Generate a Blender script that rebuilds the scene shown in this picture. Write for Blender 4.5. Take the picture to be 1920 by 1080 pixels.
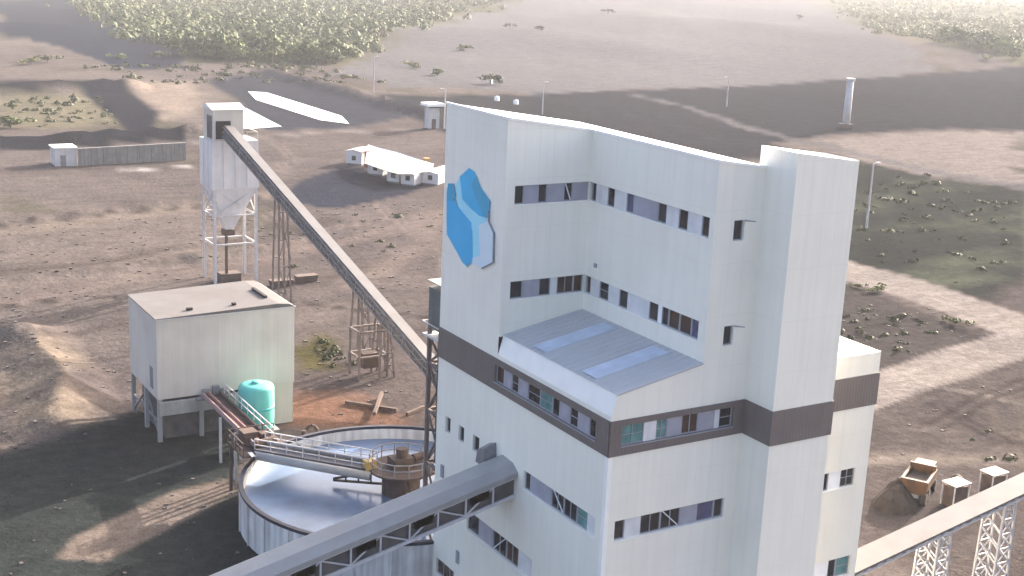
import bpy, math, random
import numpy as np
from mathutils import Vector, Matrix
random.seed(7); rng = np.random.default_rng(11)
for o in list(bpy.data.objects): bpy.data.objects.remove(o, do_unlink=True)
scene = bpy.context.scene
COL = scene.collection

# ------------------------------------------------------------------ camera
cam_d = bpy.data.cameras.new('camera'); cam = bpy.data.objects.new('camera', cam_d); COL.objects.link(cam)
_p, _r, _y = 0.2502, 0.0462, 0.5477          # pitch down, roll, azimuth from +Y towards +X
_fw = Vector((math.sin(_y)*math.cos(_p), math.cos(_y)*math.cos(_p), -math.sin(_p)))
_rt = Vector((math.cos(_y), -math.sin(_y), 0)); _up = _rt.cross(_fw)
_rt2 = _rt*math.cos(_r)+_up*math.sin(_r); _up2 = -_rt*math.sin(_r)+_up*math.cos(_r)
cam.matrix_world = Matrix(((_rt2.x, _up2.x, -_fw.x, -40.392), (_rt2.y, _up2.y, -_fw.y, -55.165),
                           (_rt2.z, _up2.z, -_fw.z, 43.81), (0, 0, 0, 1)))
cam_d.sensor_width = 36; cam_d.lens = 2465.96/1920*36
cam_d.clip_start = 0.5; cam_d.clip_end = 12000
scene.camera = cam

# ------------------------------------------------------------------ light
SUN_AZ, SUN_EL = math.radians(68.3), math.radians(20)      # azimuth from +Y towards +X
world = bpy.data.worlds.new('World'); scene.world = world; world.use_nodes = True
wn = world.node_tree.nodes; wl = world.node_tree.links
sky = wn.new('ShaderNodeTexSky'); sky.sky_type = 'NISHITA'; sky.sun_disc = False
sky.sun_elevation = SUN_EL; sky.sun_rotation = SUN_AZ
sky.air_density = 0.6; sky.dust_density = 7.0; sky.ozone_density = 0.5
wn['Background'].inputs['Strength'].default_value = 0.15
wl.new(sky.outputs['Color'], wn['Background'].inputs['Color'])
sd = bpy.data.lights.new('sun', 'SUN'); sun = bpy.data.objects.new('sun', sd); COL.objects.link(sun)
sd.energy = 3.7; sd.angle = math.radians(0.6); sd.color = (1.0, 0.90, 0.81)
sdir = Vector((math.sin(SUN_AZ)*math.cos(SUN_EL), math.cos(SUN_AZ)*math.cos(SUN_EL), math.sin(SUN_EL)))
sun.rotation_euler = sdir.to_track_quat('Z', 'Y').to_euler(); sun.location = sdir*400
scene.view_settings.view_transform = 'Standard'; scene.view_settings.look = 'None'
scene.view_settings.gamma = 1; scene.view_settings.use_curve_mapping = False
scene.view_settings.exposure = 2.25
scene.render.engine = 'CYCLES'

# ------------------------------------------------------------------ materials
def mat(name, col, rough=0.8, var=0.12, scale=1.5, metal=0.0, bump=0.0, bscale=20, streak=0.0, ribs=0.0, rib_w=0.3,
        dirt=None, dirt_amt=0.0, dirt_scale=0.4, spec=0.3, seam=0.0):
    m = bpy.data.materials.new(name); m.use_nodes = True
    nt = m.node_tree; N = nt.nodes; L = nt.links
    b = N['Principled BSDF']; b.inputs['Roughness'].default_value = rough; b.inputs['Metallic'].default_value = metal
    b.inputs['Specular IOR Level'].default_value = spec
    tc = N.new('ShaderNodeTexCoord')
    nz = N.new('ShaderNodeTexNoise'); nz.inputs['Scale'].default_value = scale; nz.inputs['Detail'].default_value = 6
    L.new(tc.outputs['Object'], nz.inputs['Vector'])
    mr = N.new('ShaderNodeMapRange'); mr.inputs['To Min'].default_value = 1-var; mr.inputs['To Max'].default_value = 1+var
    mr.inputs['From Min'].default_value = 0.3; mr.inputs['From Max'].default_value = 0.7
    L.new(nz.outputs['Fac'], mr.inputs['Value'])
    mul = N.new('ShaderNodeMix'); mul.data_type = 'RGBA'; mul.blend_type = 'MULTIPLY'; mul.inputs[0].default_value = 1
    mul.inputs[6].default_value = (*col, 1); L.new(mr.outputs['Result'], mul.inputs[7])
    out = mul.outputs[2]
    if streak > 0:
        mp = N.new('ShaderNodeMapping'); mp.inputs['Scale'].default_value = (2.2, 2.2, 0.12)
        L.new(tc.outputs['Object'], mp.inputs['Vector'])
        ns = N.new('ShaderNodeTexNoise'); ns.inputs['Scale'].default_value = 1.0; ns.inputs['Detail'].default_value = 5
        L.new(mp.outputs['Vector'], ns.inputs['Vector'])
        ms = N.new('ShaderNodeMapRange'); ms.inputs['From Min'].default_value = 0.35; ms.inputs['From Max'].default_value = 0.75
        ms.inputs['To Min'].default_value = 1; ms.inputs['To Max'].default_value = 1-streak
        L.new(ns.outputs['Fac'], ms.inputs['Value'])
        m2 = N.new('ShaderNodeMix'); m2.data_type = 'RGBA'; m2.blend_type = 'MULTIPLY'; m2.inputs[0].default_value = 1
        L.new(out, m2.inputs[6]); L.new(ms.outputs['Result'], m2.inputs[7]); out = m2.outputs[2]
    if dirt is not None:
        nd = N.new('ShaderNodeTexNoise'); nd.inputs['Scale'].default_value = dirt_scale; nd.inputs['Detail'].default_value = 8
        L.new(tc.outputs['Object'], nd.inputs['Vector'])
        md = N.new('ShaderNodeMapRange'); md.inputs['From Min'].default_value = 0.45; md.inputs['From Max'].default_value = 0.7
        md.inputs['To Max'].default_value = dirt_amt
        L.new(nd.outputs['Fac'], md.inputs['Value'])
        m3 = N.new('ShaderNodeMix'); m3.data_type = 'RGBA'; m3.inputs[7].default_value = (*dirt, 1)
        L.new(md.outputs['Result'], m3.inputs[0]); L.new(out, m3.inputs[6]); out = m3.outputs[2]
    if seam > 0:
        sp = N.new('ShaderNodeSeparateXYZ'); L.new(tc.outputs['Object'], sp.inputs[0])
        sa = N.new('ShaderNodeMath'); sa.operation = 'ADD'; L.new(sp.outputs[0], sa.inputs[0]); L.new(sp.outputs[1], sa.inputs[1])
        prev = None
        for src, per in ((sa.outputs[0], 1.05), (sp.outputs[2], 3.04)):
            d1 = N.new('ShaderNodeMath'); d1.operation = 'DIVIDE'; d1.inputs[1].default_value = per; L.new(src, d1.inputs[0])
            fr = N.new('ShaderNodeMath'); fr.operation = 'FRACT'; L.new(d1.outputs[0], fr.inputs[0])
            lt = N.new('ShaderNodeMath'); lt.operation = 'LESS_THAN'; lt.inputs[1].default_value = 0.055/per; L.new(fr.outputs[0], lt.inputs[0])
            if prev is None: prev = lt
            else:
                mx_ = N.new('ShaderNodeMath'); mx_.operation = 'MAXIMUM'; L.new(prev.outputs[0], mx_.inputs[0]); L.new(lt.outputs[0], mx_.inputs[1]); prev = mx_
        am = N.new('ShaderNodeMath'); am.operation = 'MULTIPLY'; am.inputs[1].default_value = seam; L.new(prev.outputs[0], am.inputs[0])
        m4 = N.new('ShaderNodeMix'); m4.data_type = 'RGBA'; m4.inputs[7].default_value = (col[0]*0.5, col[1]*0.5, col[2]*0.5, 1)
        L.new(am.outputs[0], m4.inputs[0]); L.new(out, m4.inputs[6]); out = m4.outputs[2]
    L.new(out, b.inputs['Base Color'])
    nrm = None
    if bump > 0:
        nb = N.new('ShaderNodeTexNoise'); nb.inputs['Scale'].default_value = bscale; nb.inputs['Detail'].default_value = 5
        L.new(tc.outputs['Object'], nb.inputs['Vector'])
        bp = N.new('ShaderNodeBump'); bp.inputs['Strength'].default_value = bump; bp.inputs['Distance'].default_value = 0.05
        L.new(nb.outputs['Fac'], bp.inputs['Height']); nrm = bp
    if ribs > 0:
        sx = N.new('ShaderNodeSeparateXYZ'); L.new(tc.outputs['Object'], sx.inputs[0])
        ad = N.new('ShaderNodeMath'); ad.operation = 'ADD'; L.new(sx.outputs[0], ad.inputs[0]); L.new(sx.outputs[1], ad.inputs[1])
        ml = N.new('ShaderNodeMath'); ml.operation = 'MULTIPLY'; ml.inputs[1].default_value = 2*math.pi/rib_w; L.new(ad.outputs[0], ml.inputs[0])
        sn = N.new('ShaderNodeMath'); sn.operation = 'SINE'; L.new(ml.outputs[0], sn.inputs[0])
        b2 = N.new('ShaderNodeBump'); b2.inputs['Strength'].default_value = ribs; b2.inputs['Distance'].default_value = 0.02
        L.new(sn.outputs[0], b2.inputs['Height'])
        if nrm: L.new(nrm.outputs['Normal'], b2.inputs['Normal'])
        nrm = b2
    if nrm: L.new(nrm.outputs['Normal'], b.inputs['Normal'])
    return m

M = {}
M['white'] = mat('white_cladding', (0.87, 0.845, 0.735), 0.45, 0.03, 0.25, streak=0.05, ribs=0.03, rib_w=0.25, seam=0.09, dirt=(0.55, 0.50, 0.43), dirt_amt=0.22, dirt_scale=0.25)
M['trim'] = mat('white_trim', (0.90, 0.89, 0.83), 0.4, 0.04, 1.0)
M['roofwhite'] = mat('white_roof_sheet', (0.74, 0.74, 0.75), 0.5, 0.06, 0.6, dirt=(0.5, 0.45, 0.4), dirt_amt=0.2)
M['band'] = mat('taupe_cladding', (0.155, 0.132, 0.122), 0.55, 0.07, 0.7, ribs=0.25, rib_w=0.25, streak=0.08)
M['panel'] = mat('grey_infill', (0.34, 0.34, 0.39), 0.5, 0.12, 1.2, streak=0.1)
M['panel2'] = mat('pale_infill', (0.68, 0.68, 0.68), 0.5, 0.1, 1.2, streak=0.1)
M['frame'] = mat('window_frame_grey', (0.30, 0.31, 0.33), 0.5, 0.1, 3)
M['sash'] = mat('white_sash', (0.72, 0.74, 0.76), 0.4, 0.05, 3)
def glass(name, col, rough=0.12):
    return mat(name, col, rough, 0.35, 1.3, spec=0.35)
M['glass'] = glass('dark_glass', (0.022, 0.022, 0.026))
M['glass_brown'] = glass('brown_glass', (0.055, 0.032, 0.026))
M['glass_teal'] = glass('teal_glass', (0.12, 0.26, 0.25))
M['glass_blue'] = glass('blue_glass', (0.09, 0.09, 0.17))
M['blind'] = mat('white_blind', (0.85, 0.85, 0.84), 0.6, 0.05, 2)
M['metalroof'] = mat('blue_grey_sheet', (0.47, 0.47, 0.475), 0.55, 0.08, 0.5, dirt=(0.30, 0.29, 0.28), dirt_amt=0.35, dirt_scale=0.5, spec=0.5)
M['skylight'] = mat('pale_blue_skylight', (0.50, 0.56, 0.66), 0.4, 0.15, 0.9, spec=0.5)
M['cyan'] = mat('logo_cyan', (0.035, 0.42, 0.74), 0.4, 0.05, 0.8)
M['azure'] = mat('logo_azure', (0.035, 0.44, 0.74), 0.4, 0.05, 0.8)
M['teal_logo'] = mat('logo_teal', (0.04, 0.36, 0.56), 0.4, 0.05, 0.8)
M['sky_logo'] = mat('logo_pale_cyan', (0.33, 0.72, 0.86), 0.4, 0.05, 0.8)
M['ice_logo'] = mat('logo_ice', (0.62, 0.74, 0.80), 0.4, 0.05, 0.8)
M['line_logo'] = mat('logo_outline_grey', (0.22, 0.25, 0.30), 0.5, 0.05, 0.8)
M['galv'] = mat('galvanised_roof', (0.31, 0.305, 0.295), 0.5, 0.08, 0.7, streak=0.06, dirt=(0.33, 0.29, 0.26), dirt_amt=0.35, dirt_scale=0.3)
M['galvpale'] = mat('pale_galvanised_roof', (0.145, 0.140, 0.140), 0.5, 0.07, 0.7, dirt=(0.115, 0.10, 0.092), dirt_amt=0.5, dirt_scale=0.3, spec=0.1)
M['steel'] = mat('grey_steel', (0.20, 0.195, 0.20), 0.6, 0.15, 2)
M['palesteel'] = mat('pale_steel', (0.50, 0.49, 0.49), 0.55, 0.1, 2)
M['dustysteel'] = mat('dusty_brown_grey_steel', (0.165, 0.135, 0.122), 0.8, 0.15, 2)
M['whitesteel'] = mat('white_steel', (0.46, 0.45, 0.45), 0.5, 0.08, 2)
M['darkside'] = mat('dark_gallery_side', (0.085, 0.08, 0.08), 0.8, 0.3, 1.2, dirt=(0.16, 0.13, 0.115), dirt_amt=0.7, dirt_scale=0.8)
M['black'] = mat('dark_opening', (0.02, 0.02, 0.02), 0.9, 0.2, 1)
M['bridgedeck'] = mat('blue_grey_steel', (0.085, 0.088, 0.105), 0.6, 0.2, 1.0, dirt=(0.10, 0.075, 0.062), dirt_amt=0.6, dirt_scale=0.7)
M['rust'] = mat('rusty_steel', (0.082, 0.058, 0.050), 0.85, 0.3, 1.5, bump=0.3, dirt=(0.115, 0.07, 0.05), dirt_amt=0.8, dirt_scale=1.0)
M['rustpink'] = mat('pinkish_launder', (0.32, 0.21, 0.20), 0.8, 0.2, 1.2)
M['greyclad'] = mat('warm_grey_cladding', (0.55, 0.515, 0.46), 0.55, 0.04, 0.4, streak=0.10, ribs=0.05, rib_w=0.35, dirt=(0.36, 0.31, 0.27), dirt_amt=0.35, dirt_scale=0.22)
M['houseroof'] = mat('weathered_roof_sheet', (0.128, 0.120, 0.117), 0.7, 0.08, 0.5, ribs=0.08, rib_w=0.35, dirt=(0.10, 0.085, 0.078), dirt_amt=0.5, dirt_scale=0.3, spec=0.15)
M['concrete'] = mat('concrete', (0.34, 0.33, 0.31), 0.9, 0.15, 0.8, bump=0.3, streak=0.2)
M['wallgrey'] = mat('shaded_weathered_concrete', (0.17, 0.168, 0.16), 0.9, 0.15, 0.8, bump=0.3, streak=0.3)  # streaked concrete darkened to carry the shade on the retaining wall
M['paleconcrete'] = mat('pale_concrete', (0.52, 0.50, 0.48), 0.9, 0.1, 0.8, bump=0.2, streak=0.18)
M['greenclad'] = mat('grey_green_cladding', (0.13, 0.14, 0.135), 0.6, 0.15, 0.9, streak=0.2)
M['silo'] = mat('silo_sheet', (0.66, 0.64, 0.63), 0.5, 0.05, 0.5, streak=0.12, dirt=(0.45, 0.38, 0.33), dirt_amt=0.4, dirt_scale=0.3)
M['tankwall'] = mat('tank_wall_white', (0.74, 0.73, 0.70), 0.6, 0.06, 0.6, streak=0.45, dirt=(0.33, 0.27, 0.25), dirt_amt=0.4, dirt_scale=0.5)
M['rim'] = mat('tank_rim_dark', (0.028, 0.030, 0.045), 0.6, 0.2, 1)
M['teal'] = mat('teal_tank', (0.11, 0.44, 0.385), 0.6, 0.06, 1.0, streak=0.1)
M['tealdark'] = mat('teal_tank_rib', (0.05, 0.38, 0.38), 0.4, 0.06, 1.0)
M['cabin'] = mat('white_cabin', (0.60, 0.57, 0.55), 0.5, 0.05, 1, streak=0.1)
M['cabinroof'] = mat('cream_cabin_roof', (0.50, 0.45, 0.40), 0.5, 0.05, 1, dirt=(0.5, 0.43, 0.36), dirt_amt=0.3)
M['orange'] = mat('worn_orange_paint', (0.085, 0.038, 0.016), 0.6, 0.2, 1.2, dirt=(0.04, 0.026, 0.018), dirt_amt=0.9, dirt_scale=1.6)
M['rubber'] = mat('tyre_rubber', (0.035, 0.033, 0.032), 0.9, 0.2, 3)
M['earth'] = mat('dark_earth', (0.040, 0.030, 0.024), 0.95, 0.35, 0.9, bump=0.6, bscale=5)
M['canopy'] = mat('cream_canopy', (0.30, 0.265, 0.235), 0.6, 0.05, 1)
M['bark'] = mat('bark', (0.09, 0.07, 0.055), 0.95, 0.25, 3)
M['redsteel'] = mat('red_brown_steel', (0.21, 0.11, 0.10), 0.7, 0.2, 2)
M['yellow'] = mat('ochre_drum', (0.45, 0.30, 0.10), 0.6, 0.1, 2)

def leafmat(name, col):
    m = bpy.data.materials.new(name); m.use_nodes = True
    N = m.node_tree.nodes; L = m.node_tree.links; b = N['Principled BSDF']
    b.inputs['Roughness'].default_value = 0.7; b.inputs['Specular IOR Level'].default_value = 0.15
    g = N.new('ShaderNodeNewGeometry'); oi = N.new('ShaderNodeObjectInfo')
    nz = N.new('ShaderNodeTexNoise'); nz.inputs['Scale'].default_value = 0.045; nz.inputs['Detail'].default_value = 4; L.new(g.outputs['Position'], nz.inputs['Vector'])
    add = N.new('ShaderNodeMath'); L.new(g.outputs['Random Per Island'], add.inputs[0]); L.new(oi.outputs['Random'], add.inputs[1])
    n3 = N.new('ShaderNodeMath'); n3.operation = 'MULTIPLY_ADD'; n3.inputs[1].default_value = 3.0; n3.inputs[2].default_value = -1.0; L.new(nz.outputs['Fac'], n3.inputs[0])
    ad2 = N.new('ShaderNodeMath'); L.new(add.outputs[0], ad2.inputs[0]); L.new(n3.outputs[0], ad2.inputs[1])
    mr = N.new('ShaderNodeMapRange'); mr.inputs['From Max'].default_value = 2.6; L.new(ad2.outputs[0], mr.inputs['Value'])
    cr = N.new('ShaderNodeValToRGB'); L.new(mr.outputs['Result'], cr.inputs['Fac'])
    e = cr.color_ramp.elements
    e[0].color = (col[0]*0.22, col[1]*0.28, col[2]*0.25, 1); e[1].color = (col[0]*1.45, col[1]*1.35, col[2]*1.1, 1)
    L.new(cr.outputs['Color'], b.inputs['Base Color'])
    return m
M['leaf'] = leafmat('olive_leaves', (0.100, 0.128, 0.050))
M['leaf_dark'] = leafmat('dark_leaves', (0.06, 0.075, 0.04))
M['leaf_dry'] = leafmat('dry_yellow_leaves', (0.125, 0.138, 0.058))

M['leaf_scrub'] = leafmat('dull_scrub_leaves', (0.058, 0.066, 0.032))
def watermat(name, col, rough, wave=0.15, spec=0.5):
    m = mat(name, col, rough, 0.12, 0.15, bump=wave, bscale=1.2, spec=spec, dirt=(col[0]*.55, col[1]*.5, col[2]*.45) if col[0] < .5 else None, dirt_amt=0.75, dirt_scale=0.22); return m
M['process_water'] = watermat('sky_blue_process_water', (0.15, 0.215, 0.33), 0.22, 0.12, 0.5)  # blue base stands in for the sky reflected in the tank
M['pond'] = watermat('sky_pale_pond_water', (0.50, 0.56, 0.60), 0.15, 0.05, 0.5)  # pale base stands in for the bright sky reflection

# ------------------------------------------------------------------ mesh helpers
class MB:
    def __init__(s): s.v = []; s.f = []
    def add(s, vs, fs):
        n = len(s.v); s.v += [tuple(p) for p in vs]; s.f += [tuple(i+n for i in f) for f in fs]; return s
    def box(s, x0, x1, y0, y1, z0, z1):
        vs = [(x, y, z) for z in (z0, z1) for x, y in ((x0, y0), (x1, y0), (x1, y1), (x0, y1))]
        return s.add(vs, [(3, 2, 1, 0), (4, 5, 6, 7), (0, 1, 5, 4), (1, 2, 6, 5), (2, 3, 7, 6), (3, 0, 4, 7)])
    def bar(s, a, b, w=0.1, h=None):
        a = Vector(a); b = Vector(b); h = h or w; d = (b-a).normalized()
        up = Vector((0, 0, 1)) if abs(d.z) < 0.95 else Vector((0, 1, 0))
        sd_ = d.cross(up).normalized(); u2 = sd_.cross(d)
        vs = []
        for p in (a, b):
            for i, j in ((-1, -1), (1, -1), (1, 1), (-1, 1)): vs.append(p+sd_*(i*w/2)+u2*(j*h/2))
        return s.add(vs, [(3, 2, 1, 0), (4, 5, 6, 7), (0, 1, 5, 4), (1, 2, 6, 5), (2, 3, 7, 6), (3, 0, 4, 7)])
    def tube(s, a, b, r0, r1=None, n=12, cap=True):
        a = Vector(a); b = Vector(b); r1 = r0 if r1 is None else r1; d = (b-a).normalized()
        t = Vector((1, 0, 0)) if abs(d.x) < 0.9 else Vector((0, 1, 0)); u = d.cross(t).normalized(); w = d.cross(u)
        vs = []
        for p, r in ((a, r0), (b, r1)):
            for i in range(n):
                an = 2*math.pi*i/n; vs.append(p+u*(r*math.cos(an))+w*(r*math.sin(an)))
        fs = [(i, (i+1) % n, n+(i+1) % n, n+i) for i in range(n)]
        if cap: fs += [tuple(range(n))[::-1], tuple(range(n, 2*n))]
        return s.add(vs, fs)
    def lathe(s, c, prof, n=48, a0=0, a1=2*math.pi):
        vs = []; full = abs(a1-a0-2*math.pi) < 1e-6; k = n if full else n+1
        for r, z in prof:
            for i in range(k):
                an = a0+(a1-a0)*i/n; vs.append((c[0]+r*math.cos(an), c[1]+r*math.sin(an), c[2]+z))
        fs = []
        for j in range(len(prof)-1):
            for i in range(n):
                i2 = (i+1) % k; fs.append((j*k+i, j*k+i2, (j+1)*k+i2, (j+1)*k+i))
        return s.add(vs, fs)
    def prism(s, pts, off):
        n = len(pts); off = Vector(off); a = [Vector(p) for p in pts]; b = [p+off for p in a]
        return s.add(a+b, [tuple(range(n))[::-1], tuple(range(n, 2*n))]+[(i, (i+1) % n, n+(i+1) % n, n+i) for i in range(n)])
    def hull8(s, bot, top):
        return s.add(list(bot)+list(top), [(3, 2, 1, 0), (4, 5, 6, 7), (0, 1, 5, 4), (1, 2, 6, 5), (2, 3, 7, 6), (3, 0, 4, 7)])
    def build(s, name, m, parent=None, smooth=False):
        me = bpy.data.meshes.new(name); me.from_pydata(s.v, [], s.f); me.update()
        if isinstance(m, str): m = M[m]
        me.materials.append(m)
        if smooth:
            for p in me.polygons: p.use_smooth = True
        o = bpy.data.objects.new(name, me); COL.objects.link(o)
        if parent is not None:
            o.parent = parent
            if parent.parent is None: o.matrix_parent_inverse = parent.matrix_basis.inverted()
        return o
def tag(o, label, cat, group=None, kind=None):
    if label: o['label'] = label
    if cat: o['category'] = cat
    if group: o['group'] = group
    if kind: o['kind'] = kind
    return o
def thing(name, label, cat, loc=(0, 0, 0), group=None):
    o = bpy.data.objects.new(name, None); COL.objects.link(o); o.location = loc; o.empty_display_size = 0.5
    o.matrix_basis = Matrix.Translation(loc)
    return tag(o, label, cat, group)
def copy_tree(o, parent=None):
    c = o.copy(); COL.objects.link(c)
    if parent is not None: c.parent = parent
    for ch in list(o.children): copy_tree(ch, c)
    return c

# ------------------------------------------------------------------ noise
def vnoise(x, y, seed=0):
    xi = np.floor(x).astype(np.int64); yi = np.floor(y).astype(np.int64); fx = x-xi; fy = y-yi
    fx = fx*fx*(3-2*fx); fy = fy*fy*(3-2*fy)
    def h(a, b):
        n = (a*374761393+b*668265263+seed*1442695041) & 0x7fffffff
        n = ((n ^ (n >> 13))*1274126177) & 0x7fffffff
        n = n ^ (n >> 16); return (n & 0xffff)/65535.0
    return (h(xi, yi)*(1-fx)+h(xi+1, yi)*fx)*(1-fy)+(h(xi, yi+1)*(1-fx)+h(xi+1, yi+1)*fx)*fy
def fbm(x, y, o=4, seed=0):
    s = 0; a = 0.5; t = 0
    for k in range(o):
        s = s+a*vnoise(x*2**k, y*2**k, seed+k); t += a; a *= 0.5
    return s/t

def sdpoly(px, py, poly):
    P = np.array(poly); d = np.full(px.shape, 1e12); ins = np.zeros(px.shape, bool)
    for i in range(len(P)):
        a = P[i]; b = P[(i+1) % len(P)]; e = b-a
        wx = px-a[0]; wy = py-a[1]; t = np.clip((wx*e[0]+wy*e[1])/(e@e+1e-9), 0, 1)
        d = np.minimum(d, (wx-e[0]*t)**2+(wy-e[1]*t)**2)
        c = ((a[1] > py) != (b[1] > py)); den = e[1] if abs(e[1]) > 1e-9 else 1e-9
        ins ^= c & (px < e[0]*(py-a[1])/den+a[0])
    d = np.sqrt(d); return np.where(ins, -d, d)
def sdline(px, py, pts):
    d = np.full(px.shape, 1e12); P = np.array(pts)
    for i in range(len(P)-1):
        a = P[i]; e = P[i+1]-a; wx = px-a[0]; wy = py-a[1]; t = np.clip((wx*e[0]+wy*e[1])/(e@e+1e-9), 0, 1)
        d = np.minimum(d, (wx-e[0]*t)**2+(wy-e[1]*t)**2)
    return np.sqrt(d)

# ------------------------------------------------------------------ ground: soil kinds and some painted light and shade tones, laid out on the site plan (metres)
R = dict(
 plain=[[148.7,377.1],[274.8,582.1],[634.0,1035.8],[1255.2,1278.4],[613.5,575.4],[437.3,370.5],[342.2,322.3],[257.9,316.4],[181.8,301.5],[170.8,331.0],[148.4,325.5]],
 forestL=[[163.1,905],[690,1130],[674.3,1101.4],[278.9,590.3],[161.5,406.5],[132.2,418.1],[108.2,425.0],[123.9,564.1]],
 forestR=[[1331.8,1379.1],[2304.3,1789.9],[503.1,366.8],[558.7,472.6],[668.6,629.0]],
 darkTL=[[120.5,867.4],[165.0,886.2],[123.9,564.1],[116.9,456.7],[97.1,389.6],[74.9,387.2],[76.1,451.6],[71.4,513.8],[60.3,526.9]],
 bandR=[[128.1,306.0],[150.8,302.8],[183.5,304.3],[256.7,314.8],[395.9,344.8],[509.4,371.8],[289.1,197.7],[247.5,206.4],[216.0,203.5],[184.2,193.2],[187.0,166.5],[165.6,172.1],[133.5,188.3],[111.4,228.4]],
 darkR=[[165.6,172.1],[187.0,166.5],[194.1,122.7],[108.3,54.9],[106.4,86.8],[96.7,94.1]],
 paleR=[[204.9,196.0],[244.6,203.7],[289.1,197.7],[199.0,126.5],[189.5,143.0],[189.0,168.5]],
 dirtTri=[[96.3,79.8],[93.1,48.4],[92.1,46.8],[65.5,41.4],[63.1,45.4]],
 pad=[[42.0,154.0],[44.3,163.7],[52.1,175.6],[68.4,190.3],[74.4,166.1],[65.5,157.3],[49.3,149.2]],
 olive=[[12.4,77.2],[16.3,81.2],[18.5,76.9],[14.5,67.9],[10.7,70.5]],
 orange=[[6.1,61.3],[13.5,59.0],[16.2,52.6],[14.2,48.7],[3.3,53.5]],
 berm1=[[29.7,353.5],[63.9,354.7],[57.0,322.3],[23.4,317.8]],  # dark colour of the berm regions stands in for shade on the bank slopes
 berm2=[[9.7,240.6],[24.1,243.1],[53.2,250.2],[47.5,232.0],[22.3,225.2],[6.8,223.9]],
 grassL=[[22.7,314.2],[51.8,316.4],[43.1,257.0],[12.2,254.3]],
 paleL=[[62.8,335.4],[90.8,355.3],[68.8,289.2],[55.3,259.4],[57.0,303.1]],
 basin=[[92.5,355.2],[121.7,378.8],[121.9,300.0],[122.2,262.6],[91.3,242.3],[70.5,241.9],[84.1,299.0]],
 blotch=[[-16.8,89.2],[-10.7,88.8],[-12.0,73.5],[-13.5,60.9],[-17.8,58.4],[-22.5,58.4]],
 apron=[[-11.1,26.5],[-2.8,29.7],[6.4,32.0],[0.6,20.8]],
 yard=[[-34,50],[-22.6,57.5],[-17.8,58.2],[-9.6,63.6],[-6.0,66.5],[-1.7,64.7],[-1.2,57.0],[-5.9,43.7],[-7.6,37.2],[-6.2,30.2],[-6.8,24.4],[-11.6,20.0],[-40,20]],  # dark ground with the lower-left shade mixed into its colour
 spill=[[-22.6,35.6],[-20.4,38.6],[-11.3,43.7],[-6.6,44.3],[-6.9,41.4],[-11.2,38.5],[-19.6,33.4]],  # sand strip painted paler to carry the sunlit gap across the yard
 rightdirt=[[34,-20],[34,45],[60,47],[70,50],[100,58],[125,66],[150,40],[120,-20]],
 berm3=[[47.8, 330.2], [63.1, 345.6], [54.6, 274.9], [44.5, 246.5], [39.0, 248.6]],
 roadV1=[[107.2, 91.1], [106.4, 86.8], [108.1, 70.3], [107.1, 53.9], [105.5, 47.7], [94.4, 43.9], [95.2, 49.3], [97.7, 61.1], [96.9, 77.2], [96.8, 80.3]],
 roadV2=[[56.2, 35.2], [69.2, 44.5], [82.3, 47.3], [95.8, 49.8], [106.6, 53.6], [109.0, 50.4], [91.3, 41.4], [75.1, 37.9], [65.1, 36.3], [58.9, 34.9]],
)
DIRT = (0.232, 0.191, 0.175)
TAIL = (0.062, 0.061, 0.070)
ROAD = (0.50, 0.43, 0.375)
SOIL = [  # region, colour, feather as a share of distance, patchiness
 ('plain', (0.265, 0.252, 0.25), 0.012), ('forestL', (0.20, 0.20, 0.10), 0.03), ('forestR', (0.24, 0.235, 0.12), 0.03),
 ('darkTL', (0.030, 0.041, 0.068), 0.004), ('bandR', TAIL, 0.008), ('darkR', (0.070, 0.072, 0.064), 0.01),
 ('paleR', (0.42, 0.355, 0.315), 0.012), ('rightdirt', (0.185, 0.153, 0.138), 0.02), ('dirtTri', (0.14, 0.120, 0.108), 0.005), ('pad', (0.060, 0.066, 0.092), 0.004),
 ('olive', (0.16, 0.14, 0.06), 0.02), ('orange', (0.37, 0.215, 0.15), 0.02), ('grassL', (0.30, 0.265, 0.18), 0.02),
 ('paleL', (0.50, 0.40, 0.32), 0.02),
 ('basin', (0.075, 0.080, 0.100), 0.006), ('blotch', (0.42, 0.335, 0.255), 0.03), ('apron', (0.44, 0.40, 0.36), 0.012),
 ('berm1', (0.028, 0.030, 0.042), 0.004), ('berm3', (0.030, 0.033, 0.048), 0.006), ('berm2', (0.028, 0.031, 0.042), 0.004), ('yard', (0.076, 0.087, 0.080), 0.008), ('spill', (0.40, 0.315, 0.25), 0.006)]  # berm and yard tones include painted shade, the pale strip painted sunlight
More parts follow.
